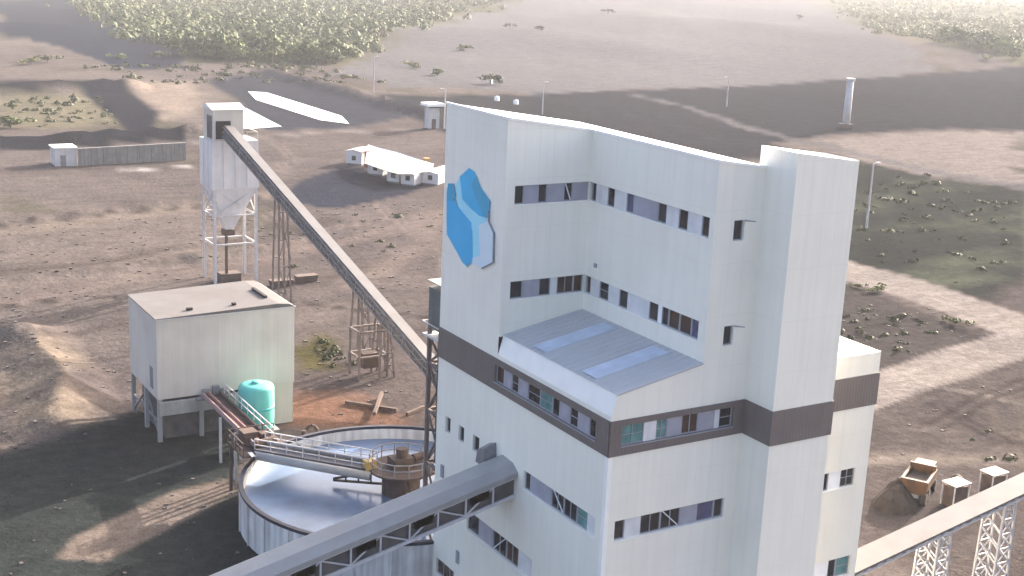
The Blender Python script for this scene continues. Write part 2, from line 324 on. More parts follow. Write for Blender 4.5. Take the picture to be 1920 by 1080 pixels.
LINES = [  # tracks: points, half width, colour, feather
 ([[216.0,296.9],[215.7,279.2],[196.6,195.0],[194.2,156.7],[195.9,124.1]], 2.2, (0.25, 0.235, 0.235), 0.006),
 ([[-40,134],[-7.0,145.8],[7.3,149.2],[24.8,157.0],[60,172]], 2.6, (0.36, 0.295, 0.24), 0.012),
 ([[-40,112],[-11.1,122.9],[-0.6,122.2],[14.0,127.2],[45,140]], 1.4, (0.16, 0.125, 0.11), 0.012),
 ([[-30,100],[0,112],[24,118],[60,134]], 1.8, (0.33, 0.26, 0.225), 0.015),
 ([[-25,84],[-5,93],[12,98],[45,112]], 1.1, (0.17, 0.135, 0.12), 0.015),
 ([[30,100],[50,118],[62,140],[80,150]], 2.0, (0.34, 0.27, 0.23), 0.015),
 ([[47,226],[64,231],[80,236],[110,236]], 1.5, (0.42, 0.36, 0.33), 0.006),
 ([[20,197.2],[28,196.4],[34.7,197],[38,197]], 0.8, (0.85, 0.80, 0.74), 0.004),
 ([[92,20],[70,16],[55,22],[45,26]], 1.0, (0.42, 0.35, 0.29), 0.02),
 ([[90,26],[74,26],[62,20],[50,6]], 0.9, (0.24, 0.195, 0.16), 0.02),
 ([[75,34],[66,24],[64,12]], 0.5, (0.22, 0.18, 0.15), 0.01),
 ([[78,33],[69,23],[67,11]], 0.5, (0.22, 0.18, 0.15), 0.01),
 ([[-14,44],[-22,41],[-40,34]], 1.2, (0.36, 0.285, 0.22), 0.015),
] + [ ([(x+dx, y+dy) for x, y in pts], 0.36, c, 0.003) for pts, c in (
 ([[-40,146],[0,152],[30,160],[44,165]], (0.10,0.08,0.072)), ([[-30,118],[0,116],[22,122],[40,134],[60,140]], (0.36,0.295,0.25)), ([[-36,104],[-4,107],[12,101],[30,84],[40,70]], (0.10,0.08,0.072)),
 ([[-18,80],[-12,98],[4,116],[30,142],[46,156]], (0.35,0.285,0.24)), ([[58,12],[70,22],[82,28],[98,30]], (0.105,0.085,0.075)), ([[66,34],[64,24],[70,14],[84,8]], (0.105,0.085,0.075)), ([[72,36],[78,26],[74,16]], (0.36,0.30,0.26)),
 ([[24,68],[36,84],[48,110],[56,150]], (0.36,0.295,0.25)), ([[-20,56],[-12,50],[-9,42],[-16,34]], (0.12,0.105,0.095)), ([[40,180],[60,200],[66,235]], (0.35,0.29,0.25)), ([[60,30],[78,34],[96,36]], (0.105,0.085,0.075)))
 for dx, dy in ((0,0),(1.2,-1.3)) ]
BERMS = [([[10, 322], [40, 326], [62, 334]], 9, 3.5), ([[0, 232], [24, 234], [52, 241]], 7, 2.6),
 ([[122, 378], [124, 300], [124, 258]], 6, 2.0),

 ([[42, 152], [36, 168], [52, 184]], 3, 0.6), ([[-14, 92], [-13, 76], [-17, 62]], 5, 1.4),
 ([[-40,139],[-7,151],[25,162]], 3, 0.9), ([[-40,106],[-11,117],[30,126]], 3, 0.7), ([[15, 120], [30, 124]], 3, 0.8)]
CX, CY = -40.0, -55.0
FLATS = [(10, 27, 34), (16, 108, 9), (46, 15, 4), (-3, 58, 13)]   # level yards: x, y, radius
def ground_z(x, y):
    x = np.asarray(x, float); y = np.asarray(y, float); d = np.hypot(x-CX, y-CY)
    z = (fbm(x/7.0, y/7.0, 3, 3)-0.5)*0.55 + (fbm(x/30.0, y/30.0, 3, 9)-0.5)*1.0
    far = np.clip((d-330)/500, 0, 1); z = z+far*(fbm(x/140.0, y/140.0, 4, 21)-0.5)*16
    f = np.ones_like(x)
    for fx, fy, fr in FLATS: f = np.minimum(f, np.clip((np.hypot(x-fx, y-fy)-fr)/8, 0.03, 1))
    pd = np.maximum(sdpoly(x, y, R['pad']), 0); f = np.minimum(f, np.clip(pd/8, 0.08, 1))
    bd = np.maximum(sdpoly(x, y, R['basin']), 0); f = np.minimum(f, np.clip(bd/12, 0.05, 1))
    z = z*f
    for pts, w, h in BERMS:
        l = sdline(x, y, pts)+(fbm(x/9.0, y/9.0, 2, 5)-0.5)*w*0.6
        z = z+h*np.clip(1-l/w, 0, 1)**1.2
    return z

def make_ground():
    az = np.concatenate([np.linspace(-6, 70, 600), np.linspace(73, 351, 94)]); az = np.radians(az)
    r = [6.0, 14, 24, 34, 44, 52]
    while r[-1] < 9000: r.append(r[-1]+min(max(0.45, 5.2e-5*r[-1]**2), 0.07*r[-1]))
    r = np.array(r); na, nr = len(az), len(r)
    A, RR = np.meshgrid(az, r); x = (CX+RR*np.sin(A)).ravel(); y = (CY+RR*np.cos(A)).ravel(); d = RR.ravel()
    z = ground_z(x, y)
    # soil colour
    w1 = (fbm(x/9.0, y/9.0, 4, 40)-0.5); w2 = (fbm(x/9.0, y/9.0, 4, 60)-0.5)
    big = np.clip(d/150, 0.5, 6)
    jx = x+w1*7*big+(fbm(x/60.0, y/60.0, 3, 70)-0.5)*4*big; jy = y+w2*7*big+(fbm(x/60.0, y/60.0, 3, 80)-0.5)*4*big
    col = np.empty((len(x), 3)); col[:] = DIRT
    n1 = fbm(x/28.0, y/11.0, 5, 100)[:, None]; col = col*(0.72+0.56*n1)
    n2 = fbm(x/60.0, y/45.0, 4, 130)
    m = np.clip((n2-0.52)*5, 0, 0.45)[:, None]; col = col*(1-m)+np.array((0.33, 0.275, 0.235))*m
    n3 = fbm(x/16.0+9, y/16.0, 4, 150); m = np.clip((n3-0.62)*6, 0, 0.6)[:, None]*np.clip((d-130)/100, 0, 1)[:, None]
    col = col*(1-m)+np.array((0.13, 0.125, 0.075))*m
    reg = np.zeros(len(x), int)
    def lay(name, c, fe, col):
        edge = 0.08 if name in ('dirtTri', 'spill', 'pad', 'berm1', 'berm2', 'berm3', 'basin', 'bandR', 'darkR') else 0.35 if name in ('bandR', 'pad', 'darkR', 'apron', 'basin', 'berm1', 'berm2', 'darkTL', 'yard', 'spill') else 1.0
        s = sdpoly(x+(jx-x)*edge, y+(jy-y)*edge, R[name]); f = fe*np.maximum(d, 60)
        m = np.clip(0.5-s/f, 0, 1)
        var = 0.84+0.32*fbm(x/14.0*(100/np.maximum(d, 100))+3, y/14.0*(100/np.maximum(d, 100)), 5, 170+len(name))
        if name in ('forestL', 'forestR'): var = 0.7+0.6*fbm(x/40.0, y/40.0, 4, 222)
        if name == 'darkR':
            g = np.clip((fbm(x/22.0, y/9.0, 4, 231)-0.5)*5, 0, 1)[:, None]
            cc = np.array(c)*(1-g)+np.array((0.155, 0.165, 0.115))*g
        else: cc = np.array(c)[None, :]
        m = m[:, None]; return col*(1-m)+cc*var[:, None]*m
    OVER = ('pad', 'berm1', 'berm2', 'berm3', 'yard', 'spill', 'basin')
    for name, c, fe in SOIL:
        if name not in OVER: col = lay(name, c, fe, col)
    for pts, hw, c, fe in LINES:
        l = sdline(x+(jx-x)*0.35, y+(jy-y)*0.35, pts); m = np.clip(0.5-(l-hw)/(fe*np.maximum(d, 60)), 0, 1)[:, None]*0.85
        col = col*(1-m)+np.array(c)*m
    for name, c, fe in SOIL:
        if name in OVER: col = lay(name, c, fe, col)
    road = np.zeros(len(x))
    for k in ('roadV1', 'roadV2'):
        s = sdpoly(x+(jx-x)*0.05, y+(jy-y)*0.05, R[k]); road = np.maximum(road, np.clip(0.5-s/(0.0035*np.maximum(d, 60)), 0, 1))
    m = road[:, None]; col = col*(1-m)+np.array(ROAD)*(0.86+0.28*fbm(x/5.0, y/5.0, 4, 300))[:, None]*m
    sdb = sdpoly(x, y, R['bandR']); sdr = sdpoly(x, y, R['darkR']); sdp = sdpoly(x, y, R['pad'])
    tl = sdpoly(x, y, R['darkTL']); pl = sdpoly(x, y, R['plain'])
    kind = np.zeros(len(x), int)
    kind[pl < 0] = 5; kind[(sdb < 0) | (sdr < 0) | (tl < 0)] = 1; kind[road > 0.5] = 2; kind[sdp < 0] = 3
    idx = np.arange(nr*na).reshape(nr, na)
    a = idx[:-1, :]; b = idx[1:, :]; a2 = np.roll(a, -1, 1); b2 = np.roll(b, -1, 1)
    quads = np.stack([a, a2, b2, b], -1).reshape(-1, 4)[:, ::-1]
    fk = kind[quads].max(1)
    V = np.stack([x, y, z], 1)
    gm = ground_material()
    for k, nm in ((0, 'ground'), (1, 'tailings_flat'), (2, 'dirt_road'), (3, 'gravel_yard'), (5, 'sandy_plain')):
        q = quads[fk == k]
        if not len(q): continue
        used, inv = np.unique(q, return_inverse=True)
        me = bpy.data.meshes.new(nm); me.vertices.add(len(used)); me.vertices.foreach_set('co', V[used].ravel())
        me.loops.add(q.size); me.loops.foreach_set('vertex_index', inv.ravel().astype(np.int32))
        me.polygons.add(len(q)); me.polygons.foreach_set('loop_start', np.arange(0, q.size, 4, dtype=np.int32))
        me.polygons.foreach_set('loop_total', np.full(len(q), 4, np.int32))
        me.polygons.foreach_set('use_smooth', np.ones(len(q), bool))
        me.update(calc_edges=True)
        at = me.color_attributes.new('soil', 'FLOAT_COLOR', 'POINT')
        at.data.foreach_set('color', np.c_[col[used], np.ones(len(used))].astype(np.float32).ravel())
        me.materials.append(gm); me.validate()
        o = bpy.data.objects.new(nm, me); COL.objects.link(o); o['kind'] = 'structure'

def ground_material():
    m = bpy.data.materials.new('bare_soil'); m.use_nodes = True
    N = m.node_tree.nodes; L = m.node_tree.links; b = N['Principled BSDF']
    b.inputs['Roughness'].default_value = 1.0; b.inputs['Specular IOR Level'].default_value = 0.0
    at = N.new('ShaderNodeAttribute'); at.attribute_name = 'soil'
    g = N.new('ShaderNodeNewGeometry')
    sc0 = N.new('ShaderNodeMix'); sc0.data_type = 'RGBA'; sc0.blend_type = 'MULTIPLY'; sc0.inputs[0].default_value = 1
    sc0.inputs[7].default_value = (0.285, 0.292, 0.308, 1); L.new(at.outputs['Color'], sc0.inputs[6]); cur = sc0.outputs[2]
    for sc, lo, hi, st in ((0.9, 0.80, 1.20, (1, 1, 1)), (5.0, 0.74, 1.26, (1, 1, 1)), (0.25, 0.84, 1.16, (0.6, 1.6, 1))):
        mp = N.new('ShaderNodeMapping'); mp.inputs['Scale'].default_value = st; L.new(g.outputs['Position'], mp.inputs['Vector'])
        nz = N.new('ShaderNodeTexNoise'); nz.inputs['Scale'].default_value = sc; nz.inputs['Detail'].default_value = 7
        L.new(mp.outputs['Vector'], nz.inputs['Vector'])
        mr = N.new('ShaderNodeMapRange'); mr.inputs['From Min'].default_value = 0.3; mr.inputs['From Max'].default_value = 0.7
        mr.inputs['To Min'].default_value = lo; mr.inputs['To Max'].default_value = hi; L.new(nz.outputs['Fac'], mr.inputs['Value'])
        mx = N.new('ShaderNodeMix'); mx.data_type = 'RGBA'; mx.blend_type = 'MULTIPLY'; mx.inputs[0].default_value = 1
        L.new(cur, mx.inputs[6]); L.new(mr.outputs['Result'], mx.inputs[7]); cur = mx.outputs[2]
    L.new(cur, b.inputs['Base Color'])
    nz = N.new('ShaderNodeTexNoise'); nz.inputs['Scale'].default_value = 1.6; nz.inputs['Detail'].default_value = 8
    L.new(g.outputs['Position'], nz.inputs['Vector'])
    bp = N.new('ShaderNodeBump'); bp.inputs['Strength'].default_value = 0.5; bp.inputs['Distance'].default_value = 0.25
    L.new(nz.outputs['Fac'], bp.inputs['Height']); L.new(bp.outputs['Normal'], b.inputs['Normal'])
    return m
make_ground()

# ponds: water sheets in the grey basin, sky reflection painted as pale colour
def pond(pts, z):
    mb = MB(); n = len(pts)
    mb.add([(p[0], p[1], z) for p in pts], [tuple(range(n))])
    o = mb.build('pond_water', 'pond'); o['kind'] = 'structure'; return o
pond([[94.5,321.6],[99.1,318.2],[99.2,263.5],[94.8,248.5],[90.3,256.6],[89.4,300.8]], 0.14)
pond([[78.6,290],[80.2,283],[76.4,247.2],[67.8,245.0],[62.5,247.8]], 0.14)

# ------------------------------------------------------------------ process building
D, W1, J, W2, W3, YW, Y1, XA = 20.2, 9.57, 2.4, 14.22, 20.96, 0.5, 12.38, 6.16
ZB, ZT = 17.0, 19.09
def ztop(x): return 34.12-0.145*x
bld = thing('process_building', 'tall white clad plant building with brown window band and blue crystal emblem', 'building', (10, 10, 0))
def facepos(axis, val, u, z, n):
    # n: distance outwards (faces look to -X or -Y)
    return (val-n, u, z) if axis == 'X' else (u, val-n, z)
def wall(axis, val, u0, u1, z0, z1, ops=(), m='white', name='wall', out=0.0, reveal=0.24, parent=None):
    """flat wall with real openings; z1 may be a pair (height at u0, height at u1)"""
    za, zb_ = z1 if isinstance(z1, tuple) else (z1, z1)
    us = sorted({u0, u1, *[o[0] for o in ops], *[o[1] for o in ops]}); zs = sorted({z0, *[o[2] for o in ops], *[o[3] for o in ops]})
    mb = MB()
    def top(u): return za+(zb_-za)*(u-u0)/(u1-u0)
    for i in range(len(us)-1):
        for j in range(len(zs)):
            a, b = us[i], us[i+1]; lo = zs[j]
            ha, hb = (zs[j+1], zs[j+1]) if j+1 < len(zs) else (top(a), top(b))
            if ha <= lo+1e-6 and hb <= lo+1e-6: continue
            cu, cz = (a+b)/2, (lo+(ha+hb)/2)/2
            if any(o[0] < cu < o[1] and o[2] < cz < o[3] for o in ops): continue
            q = [facepos(axis, val, a, lo, out), facepos(axis, val, b, lo, out), facepos(axis, val, b, hb, out), facepos(axis, val, a, ha, out)]
            mb.add(q, [(0, 1, 2, 3) if axis == 'Y' else (3, 2, 1, 0)])
    for a, b, lo, hi in ops:
        c = [(a, lo), (b, lo), (b, hi), (a, hi)]
        for k in range(4):
            p, q_ = c[k], c[(k+1) % 4]
            mb.add([facepos(axis, val, *p, out), facepos(axis, val, *q_, out), facepos(axis, val, *q_, out-reveal), facepos(axis, val, *p, out-reveal)], [(0, 1, 2, 3)])
    if out > 0.01:   # return edges of a proud strip
        for zz in (z0, max(za, zb_)):
            mb.add([facepos(axis, val, u0, zz, out), facepos(axis, val, u1, zz, out), facepos(axis, val, u1, zz, 0), facepos(axis, val, u0, zz, 0)], [(0, 1, 2, 3)])
    return mb.build(name, m, parent or bld)
def fbox(mb, axis, val, u0, u1, z0, z1, n0, n1):
    a = facepos(axis, val, u0, z0, n0); b = facepos(axis, val, u1, z1, n1)
    mb.box(min(a[0], b[0]), max(a[0], b[0]), min(a[1], b[1]), max(a[1], b[1]), min(a[2], b[2]), max(a[2], b[2]))
def window(axis, val, u0, u1, z0, z1, g='glass', out=0.0, mull=1, trans=False, frame='frame', brace=0):
    d0 = out-0.2; mb = MB(); t = 0.06
    fbox(mb, axis, val, u0, u0+t, z0, z1, d0-0.02, d0+0.06); fbox(mb, axis, val, u1-t, u1, z0, z1, d0-0.02, d0+0.06)
    fbox(mb, axis, val, u0+t, u1-t, z0, z0+t, d0-0.02, d0+0.06); fbox(mb, axis, val, u0+t, u1-t, z1-t, z1, d0-0.02, d0+0.06)
    for k in range(1, mull):
        c = u0+(u1-u0)*k/mull; fbox(mb, axis, val, c-0.025, c+0.025, z0+t, z1-t, d0-0.02, d0+0.05)
    if trans: fbox(mb, axis, val, u0+t, u1-t, (z0+z1)/2-0.02, (z0+z1)/2+0.02, d0-0.02, d0+0.045)
    f = mb.build('window', frame, bld)
    p = MB(); e = 0.005
    fbox(p, axis, val, u0+t-e, u1-t+e, z0+t-e, z1-t+e, d0-0.04, d0); p.build('pane', g, f)
    if brace:
        s = MB(); a = facepos(axis, val, u0+t+0.05, z0+t, d0-0.0+0.03); b = facepos(axis, val, u1-t-0.05, z1-t, d0+0.03)
        if brace < 0: a = facepos(axis, val, u0+t+0.05, z1-t, d0+0.03); b = facepos(axis, val, u1-t-0.05, z0+t, d0+0.03)
        s.bar(a, b, 0.06); s.build('brace', 'sash', f)
    return f
def infill(axis, val, u0, u1, z0, z1, m='panel', out=0.0):
    mb = MB(); fbox(mb, axis, val, u0, u1, z0, z1, out-0.205, out-0.12); return mb.build('infill_panel', m, bld)
def ribbon(axis, val, items, z0, z1, out=0.0):
    """items: (u0, u1, kind)"""
    ua, ub = min(min(i[0], i[1]) for i in items), max(max(i[0], i[1]) for i in items)
    sl_ = MB(); fbox(sl_, axis, val, ua-0.03, ub+0.03, z0-0.06, z0-0.002, out-0.1, out+0.05); sl_.build('sill', 'trim' if out < 0.01 else 'frame', bld)
    for a, b, k, *ex in items:
        a, b = min(a, b), max(a, b)
        if k == 'p': infill(axis, val, a, b, z0, z1, 'panel', out)
        elif k == 'l': infill(axis, val, a, b, z0, z1, 'panel2', out)
        elif k == 'b': infill(axis, val, a, b, z0, z1, 'blind', out)
        else:
            g = {'w': 'glass', 'n': 'glass_brown', 't': 'glass_teal', 'u': 'glass_blue'}[k]
            window(axis, val, a, b, z0, z1, g, out, *(ex or ()))

# --- lower storeys
wall('X', 0, 0, D, 0, ZB, [(18.2, 18.9, 12.02, 13.12), (16.3, 17.05, 12.02, 13.12), (14.25, 15.1, 12.02, 13.12), (0.85, 8.65, 11.82, 13.02),
                           (7.2, 15.5, 6.25, 7.65), (17.0, 19.6, 1.2, 2.4)])
for a, b in ((18.2, 18.9), (16.3, 17.05), (14.25, 15.1)): window('X', 0, a, b, 12.02, 13.12)
ribbon('X', 0, [(8.05, 8.65, 'w'), (5.65, 8.05, 'p'), (4.3, 5.65, 'w', 2, False, 'frame', 1), (2.9, 4.3, 'w', 2), (1.8, 2.9, 't', 1, True), (0.85, 1.8, 'l')], 11.82, 13.02)
ribbon('X', 0, [(14.05, 15.5, 'w'), (12.2, 14.05, 'p'), (10.5, 12.2, 'w', 2, False, 'frame', -1), (9.0, 10.5, 'n', 2), (7.2, 9.0, 'l')], 6.25, 7.65)
ribbon('X', 0, [(17.0, 19.6, 'n', 3)], 1.2, 2.4)
wall('Y', 0, 0, W1, 0, ZB, [(0.75, 8.68, 11.8, 13.02), (0.9, 6.0, 5.3, 6.5)])
ribbon('Y', 0, [(0.75, 1.53, 'w'), (1.53, 2.63, 'l'), (2.63, 4.07, 'w', 2), (4.07, 5.5, 'w', 2, False, 'frame', -1), (5.5, 6.72, 'p'), (6.72, 8.0, 'u'), (8.0, 8.68, 'w')], 11.8, 13.02)
ribbon('Y', 0, [(0.9, 2.4, 'w'), (2.4, 4.2, 'p'), (4.2, 6.0, 'w', 2)], 5.3, 6.5)
wall('X', W1, -J, 0, 0, ZB); wall('Y', -J, W1, W2, 0, ZB)
wall('Y', YW, W2, W3, 0, ZB, [(16.98, 19.92, 11.64, 12.86), (16.7, 20.4, 5.3, 6.65)])
ribbon('Y', YW, [(16.98, 17.72, 'w'), (17.72, 18.75, 'b'), (18.75, 19.92, 'w', 2, True)], 11.64, 12.86)
ribbon('Y', YW, [(16.7, 18.55, 'b'), (18.55, 19.25, 'w'), (19.25, 20.4, 't', 1, True)], 5.3, 6.65)
mb = MB()     # walls on the sides turned away
mb.add([(W2, -J, 0), (W2, YW, 0), (W2, YW, 33.35), (W2, -J, 33.35)], [(0, 1, 2, 3)])
mb.add([(W3, YW, 0), (W3, D, 0), (W3, D, 20.5), (W3, YW, 20.5)], [(0, 1, 2, 3)])
mb.add([(W3, D, 0), (0, D, 0), (0, D, 20.5), (W3, D, 20.5)], [(0, 1, 2, 3)])
mb.add([(W1, D, 20.4), (0, D, 20.4), (0, D, ztop(0)), (W1, D, ztop(W1))], [(0, 1, 2, 3)])
mb.add([(W1, 0, 20.4), (W1, D, 20.4), (W1, D, ztop(W1)), (W1, 0, ztop(W1))], [(0, 1, 2, 3)])
mb.build('wall', 'white', bld)
# --- brown window band
BO = 0.07
bl = [(11.6, 12.55, 'n'), (10.65, 11.6, 'p'), (9.85, 10.65, 'w', 1, True), (8.75, 9.85, 'p'), (7.35, 8.75, 'w', 1, True), (6.0, 7.35, 't', 1, True), (5.2, 6.0, 'w'), (4.1, 5.2, 'p'), (3.25, 4.1, 'w', 1, True), (2.1, 3.25, 'p'), (1.3, 2.1, 'w')]
wall('X', 0, 0, D, ZB, ZT, [(1.3, 12.55, 17.55, 18.68)], 'band', 'window_band', BO); ribbon('X', 0, bl, 17.55, 18.68, BO)
bf = [(0.76, 2.35, 't', 2, True), (2.35, 3.2, 'l'), (3.2, 3.98, 't', 2, True), (3.98, 5.0, 'p'), (5.0, 6.2, 'n', 2), (6.2, 7.4, 'p'), (7.4, 7.75, 'l'), (7.75, 8.7, 'w', 1, True)]
wall('Y', 0, -BO, W1-BO, ZB, ZT, [(0.76, 8.7, 17.55, 18.74)], 'band', 'window_band', BO); ribbon('Y', 0, bf, 17.55, 18.74, BO)
wall('X', W1, -J-BO, -BO, ZB, ZT, (), 'band', 'window_band', BO); wall('Y', -J, W1-BO, W2+BO, ZB, ZT, (), 'band', 'window_band', BO)
wall('Y', YW, W2+BO, W3+BO, ZB, ZT, (), 'band', 'window_band', BO)
mb = MB(); mb.box(W2, W2+BO, -J-BO+0.003, YW-0.003, ZB+0.002, ZT-0.002); mb.box(W3, W3+BO, YW-BO+0.003, D, ZB+0.002, ZT-0.002); mb.build('window_band', 'band', bld)
# downpipe on the band's far corner, corner flashing at the near corner
mb = MB(); mb.box(W2+0.35, W2+0.47, YW-0.19, YW-0.075, ZB-0.2, ZT+0.2); mb.build('downpipe', 'trim', bld)
mb = MB(); mb.box(-0.03, 0.26, -0.03, -0.002, 0, ZB-0.004); mb.box(-0.03, -0.002, 0.0, 0.26, 0, ZB-0.004); mb.build('corner_flashing', 'trim', bld)
# --- walls above the band
wall('X', 0, Y1, D, ZT, ztop(0), (), 'white', 'emblem_wall')
wall('X', 0, 0, Y1, ZT, 19.35)
mb = MB(); mb.add([(0, 0, 19.352), (0, Y1, 19.352), (0.34, Y1, 20.60), (0.34, 0, 20.60)], [(3, 2, 1, 0)]); mb.build('sloping_fascia', 'trim', bld)
mb = MB(); mb.add([(0, 0, ZT), (XA, 0, ZT), (XA, 0, 21.66), (0.34, 0, 20.60), (0, 0, 19.352)], [(0, 1, 2, 3, 4)]); mb.build('gable_wall', 'white', bld)
# low roof
zl, zr = 20.61, 21.69
def lr(x): return zl+(zr-zl)*(x-0.34)/(XA-0.34)
mb = MB(); mb.add([(0.26, -0.06, lr(0.26)+0.02), (XA, -0.06, zr+0.02), (XA, Y1, zr+0.02), (0.26, Y1, lr(0.26)+0.02)], [(0, 1, 2, 3)])
mb.add([(0.26, -0.06, lr(0.26)+0.02), (XA, -0.06, zr+0.02), (XA, -0.06, zr-0.06), (0.26, -0.06, lr(0.26)-0.06)], [(3, 2, 1, 0)])
low = mb.build('low_roof', 'metalroof', bld)
sm = MB()
for k in range(21):
    y = 0.05+k*0.6
    if y < Y1-0.1: sm.add([(0.27, y-0.03, lr(0.27)+0.022), (XA-0.02, y-0.03, zr+0.02), (XA-0.02, y, zr+0.075), (0.27, y, lr(0.27)+0.075), (XA-0.02, y+0.03, zr+0.02), (0.27, y+0.03, lr(0.27)+0.022)], [(0, 1, 2, 3), (3, 2, 4, 5)])
sm.build('roof_seam', 'metalroof', low)
for y0, y1_ in ((7.9, 9.3), (2.5, 4.0)):
    s = MB(); s.add([(0.6, y0, lr(0.6)+0.085), (XA-0.5, y0, lr(XA-0.5)+0.085), (XA-0.5, y1_, lr(XA-0.5)+0.085), (0.6, y1_, lr(0.6)+0.085)], [(0, 1, 2, 3)])
    s.add([(0.6, y0, lr(0.6)), (XA-0.5, y0, lr(XA-0.5)), (XA-0.5, y0, lr(XA-0.5)+0.085), (0.6, y0, lr(0.6)+0.085)], [(0, 1, 2, 3)])
    s.build('skylight_strip', 'skylight', low)
# tower recess walls with two window ribbons each
UZ, LZ = (28.84, 30.02), (22.86, 24.0)
wall('Y', Y1, 0, XA, 20.5, (ztop(0), ztop(XA)), [(0.7, XA, *UZ), (0.68, XA, *LZ)])
ribbon('Y', Y1, [(0.7, 1.42, 'w'), (1.42, 2.45, 'p'), (2.45, 3.1, 'w'), (3.1, 4.35, 'p'), (4.35, 5.0, 'w', 1, False, 'frame', -1), (5.0, XA-0.01, 'p')], *UZ)
ribbon('Y', Y1, [(0.68, 1.65, 'w'), (1.65, 2.85, 'p'), (2.85, 3.7, 'w'), (3.7, 4.2, 'l'), (4.2, 5.45, 'n', 2), (5.45, XA-0.01, 'n')], *LZ)
wall('X', XA, 0, Y1, 21.5, ztop(XA), [(0.45, Y1, *UZ), (0.66, Y1, *LZ)])
ribbon('X', XA, [(11.75, Y1-0.17, 'w'), (10.5, 11.75, 'l'), (9.75, 10.5, 'w'), (8.5, 9.75, 'l'), (7.75, 8.5, 'u'), (5.35, 7.75, 'p'), (4.5, 5.35, 'w'), (3.35, 4.5, 'l'), (2.5, 3.35, 'w'), (1.25, 2.5, 'l'), (0.45, 1.25, 'w')], *UZ)
ribbon('X', XA, [(11.75, Y1-0.17, 'n'), (10.75, 11.75, 'l'), (9.75, 10.75, 'w', 1, True), (8.6, 9.75, 'l'), (7.7, 8.6, 'w'), (5.5, 7.7, 'l'), (4.6, 5.5, 'w'), (4.25, 4.6, 'b'), (3.6, 4.25, 'w'), (2.55, 3.6, 'n'), (1.45, 2.55, 'n'), (0.66, 1.45, 'u')], *LZ)
wall('Y', 0, XA, W1, ZT, (ztop(XA), ztop(W1)), [(7.56, 8.32, 28.68, 29.86), (7.5, 8.2, 22.55, 23.72)])
for (a, b, z0, z1) in ((7.56, 8.32, 28.68, 29.86), (7.5, 8.2, 22.55, 23.72)):
    f = window('Y', 0, a, b, z0, z1); s = MB()
    s.add([(b, -0.01, z1), (b+0.55, -0.32, z1-0.06), (b+0.55, -0.32, z1-0.12), (b, -0.01, z1-0.10), (b+0.52, -0.27, z1-0.06), (b+0.52, -0.27, z1-0.12)], [(0, 1, 2, 3), (0, 1, 4), (3, 2, 5)])
    s.build('open_sash_rail', 'frame', f)
mb = MB(); mb.box(XA-0.1, XA, 11.0, 11.25, 24.75, 25.0); mb.build('vent', 'frame', bld)
for y, z in ((18.9, 8.6), (16.3, 3.3)): MB().box(-0.1, -0.002, y, y+0.35, z, z+0.9).build('wall_box', 'frame', bld)
# stair bay
zs0, zs1 = 33.93, 33.3
wall('X', W1, -J, 0, ZT, zs0); wall('Y', -J, W1, W2, ZT, (zs0, zs1))
mb = MB(); mb.add([(W1, -J, zs0), (W2, -J, zs1), (W2, 0.6, zs1), (W1, 0.6, zs0)], [(0, 1, 2, 3)])
mb.add([(W1, 0, 32.6), (W1, 0.6, 32.6), (W1, 0.6, zs0), (W1, 0, zs0)], [(0, 1, 2, 3)])
mb.add([(W2, YW, 20.5), (W2, 0.6, 20.5), (W2, 0.6, zs1), (W2, YW, zs1)], [(0, 1, 2, 3)])
mb.add([(W1, 0.6, 20.5), (W2, 0.6, 20.5), (W2, 0.6, zs1), (W1, 0.6, zs0)], [(3, 2, 1, 0)]); mb.build('stair_bay_roof', 'white', bld)
# wing above the band, roofs
wall('Y', YW, W2, W3, ZT, 20.5, (), 'white', 'wing_parapet')
mb = MB(); mb.add([(W1, YW, 20.502), (W3, YW, 20.502), (W3, D, 20.502), (W1, D, 20.502)], [(0, 1, 2, 3)])
mb.build('wing_roof', 'roofwhite', bld)
mb = MB()
mb.add([(-0.05, Y1-0.05, ztop(-0.05)+0.03), (XA, Y1-0.05, ztop(XA)+0.03), (XA, D+0.05, ztop(XA)+0.03), (-0.05, D+0.05, ztop(-0.05)+0.03)], [(0, 1, 2, 3)])
mb.add([(XA-0.05, -0.05, ztop(XA)+0.034), (W1-0.002, -0.05, ztop(W1)+0.03), (W1-0.002, 0.62, ztop(W1)+0.03), (W1+0.9, 0.62, ztop(W1+0.9)+0.03), (W1+0.9, D+0.05, ztop(W1+0.9)+0.03), (XA-0.05, D+0.05, ztop(XA)+0.034)], [(0, 1, 2, 3, 4, 5)])
mb.build('upper_roof', 'roofwhite', bld)
mb = MB()
def cap(a, b, w=0.12, h=0.14): mb.bar(a, b, w, h)
cap((0, Y1, ztop(0)+0.03), (XA, Y1, ztop(XA)+0.03)); cap((XA, Y1, ztop(XA)+0.035), (XA, 0, ztop(XA)+0.035)); cap((XA, 0, ztop(XA)+0.03), (W1, 0, ztop(W1)+0.03))
cap((0, Y1, ztop(0)+0.035), (0, D, ztop(0)+0.035)); mb.build('roof_coping', 'trim', bld)
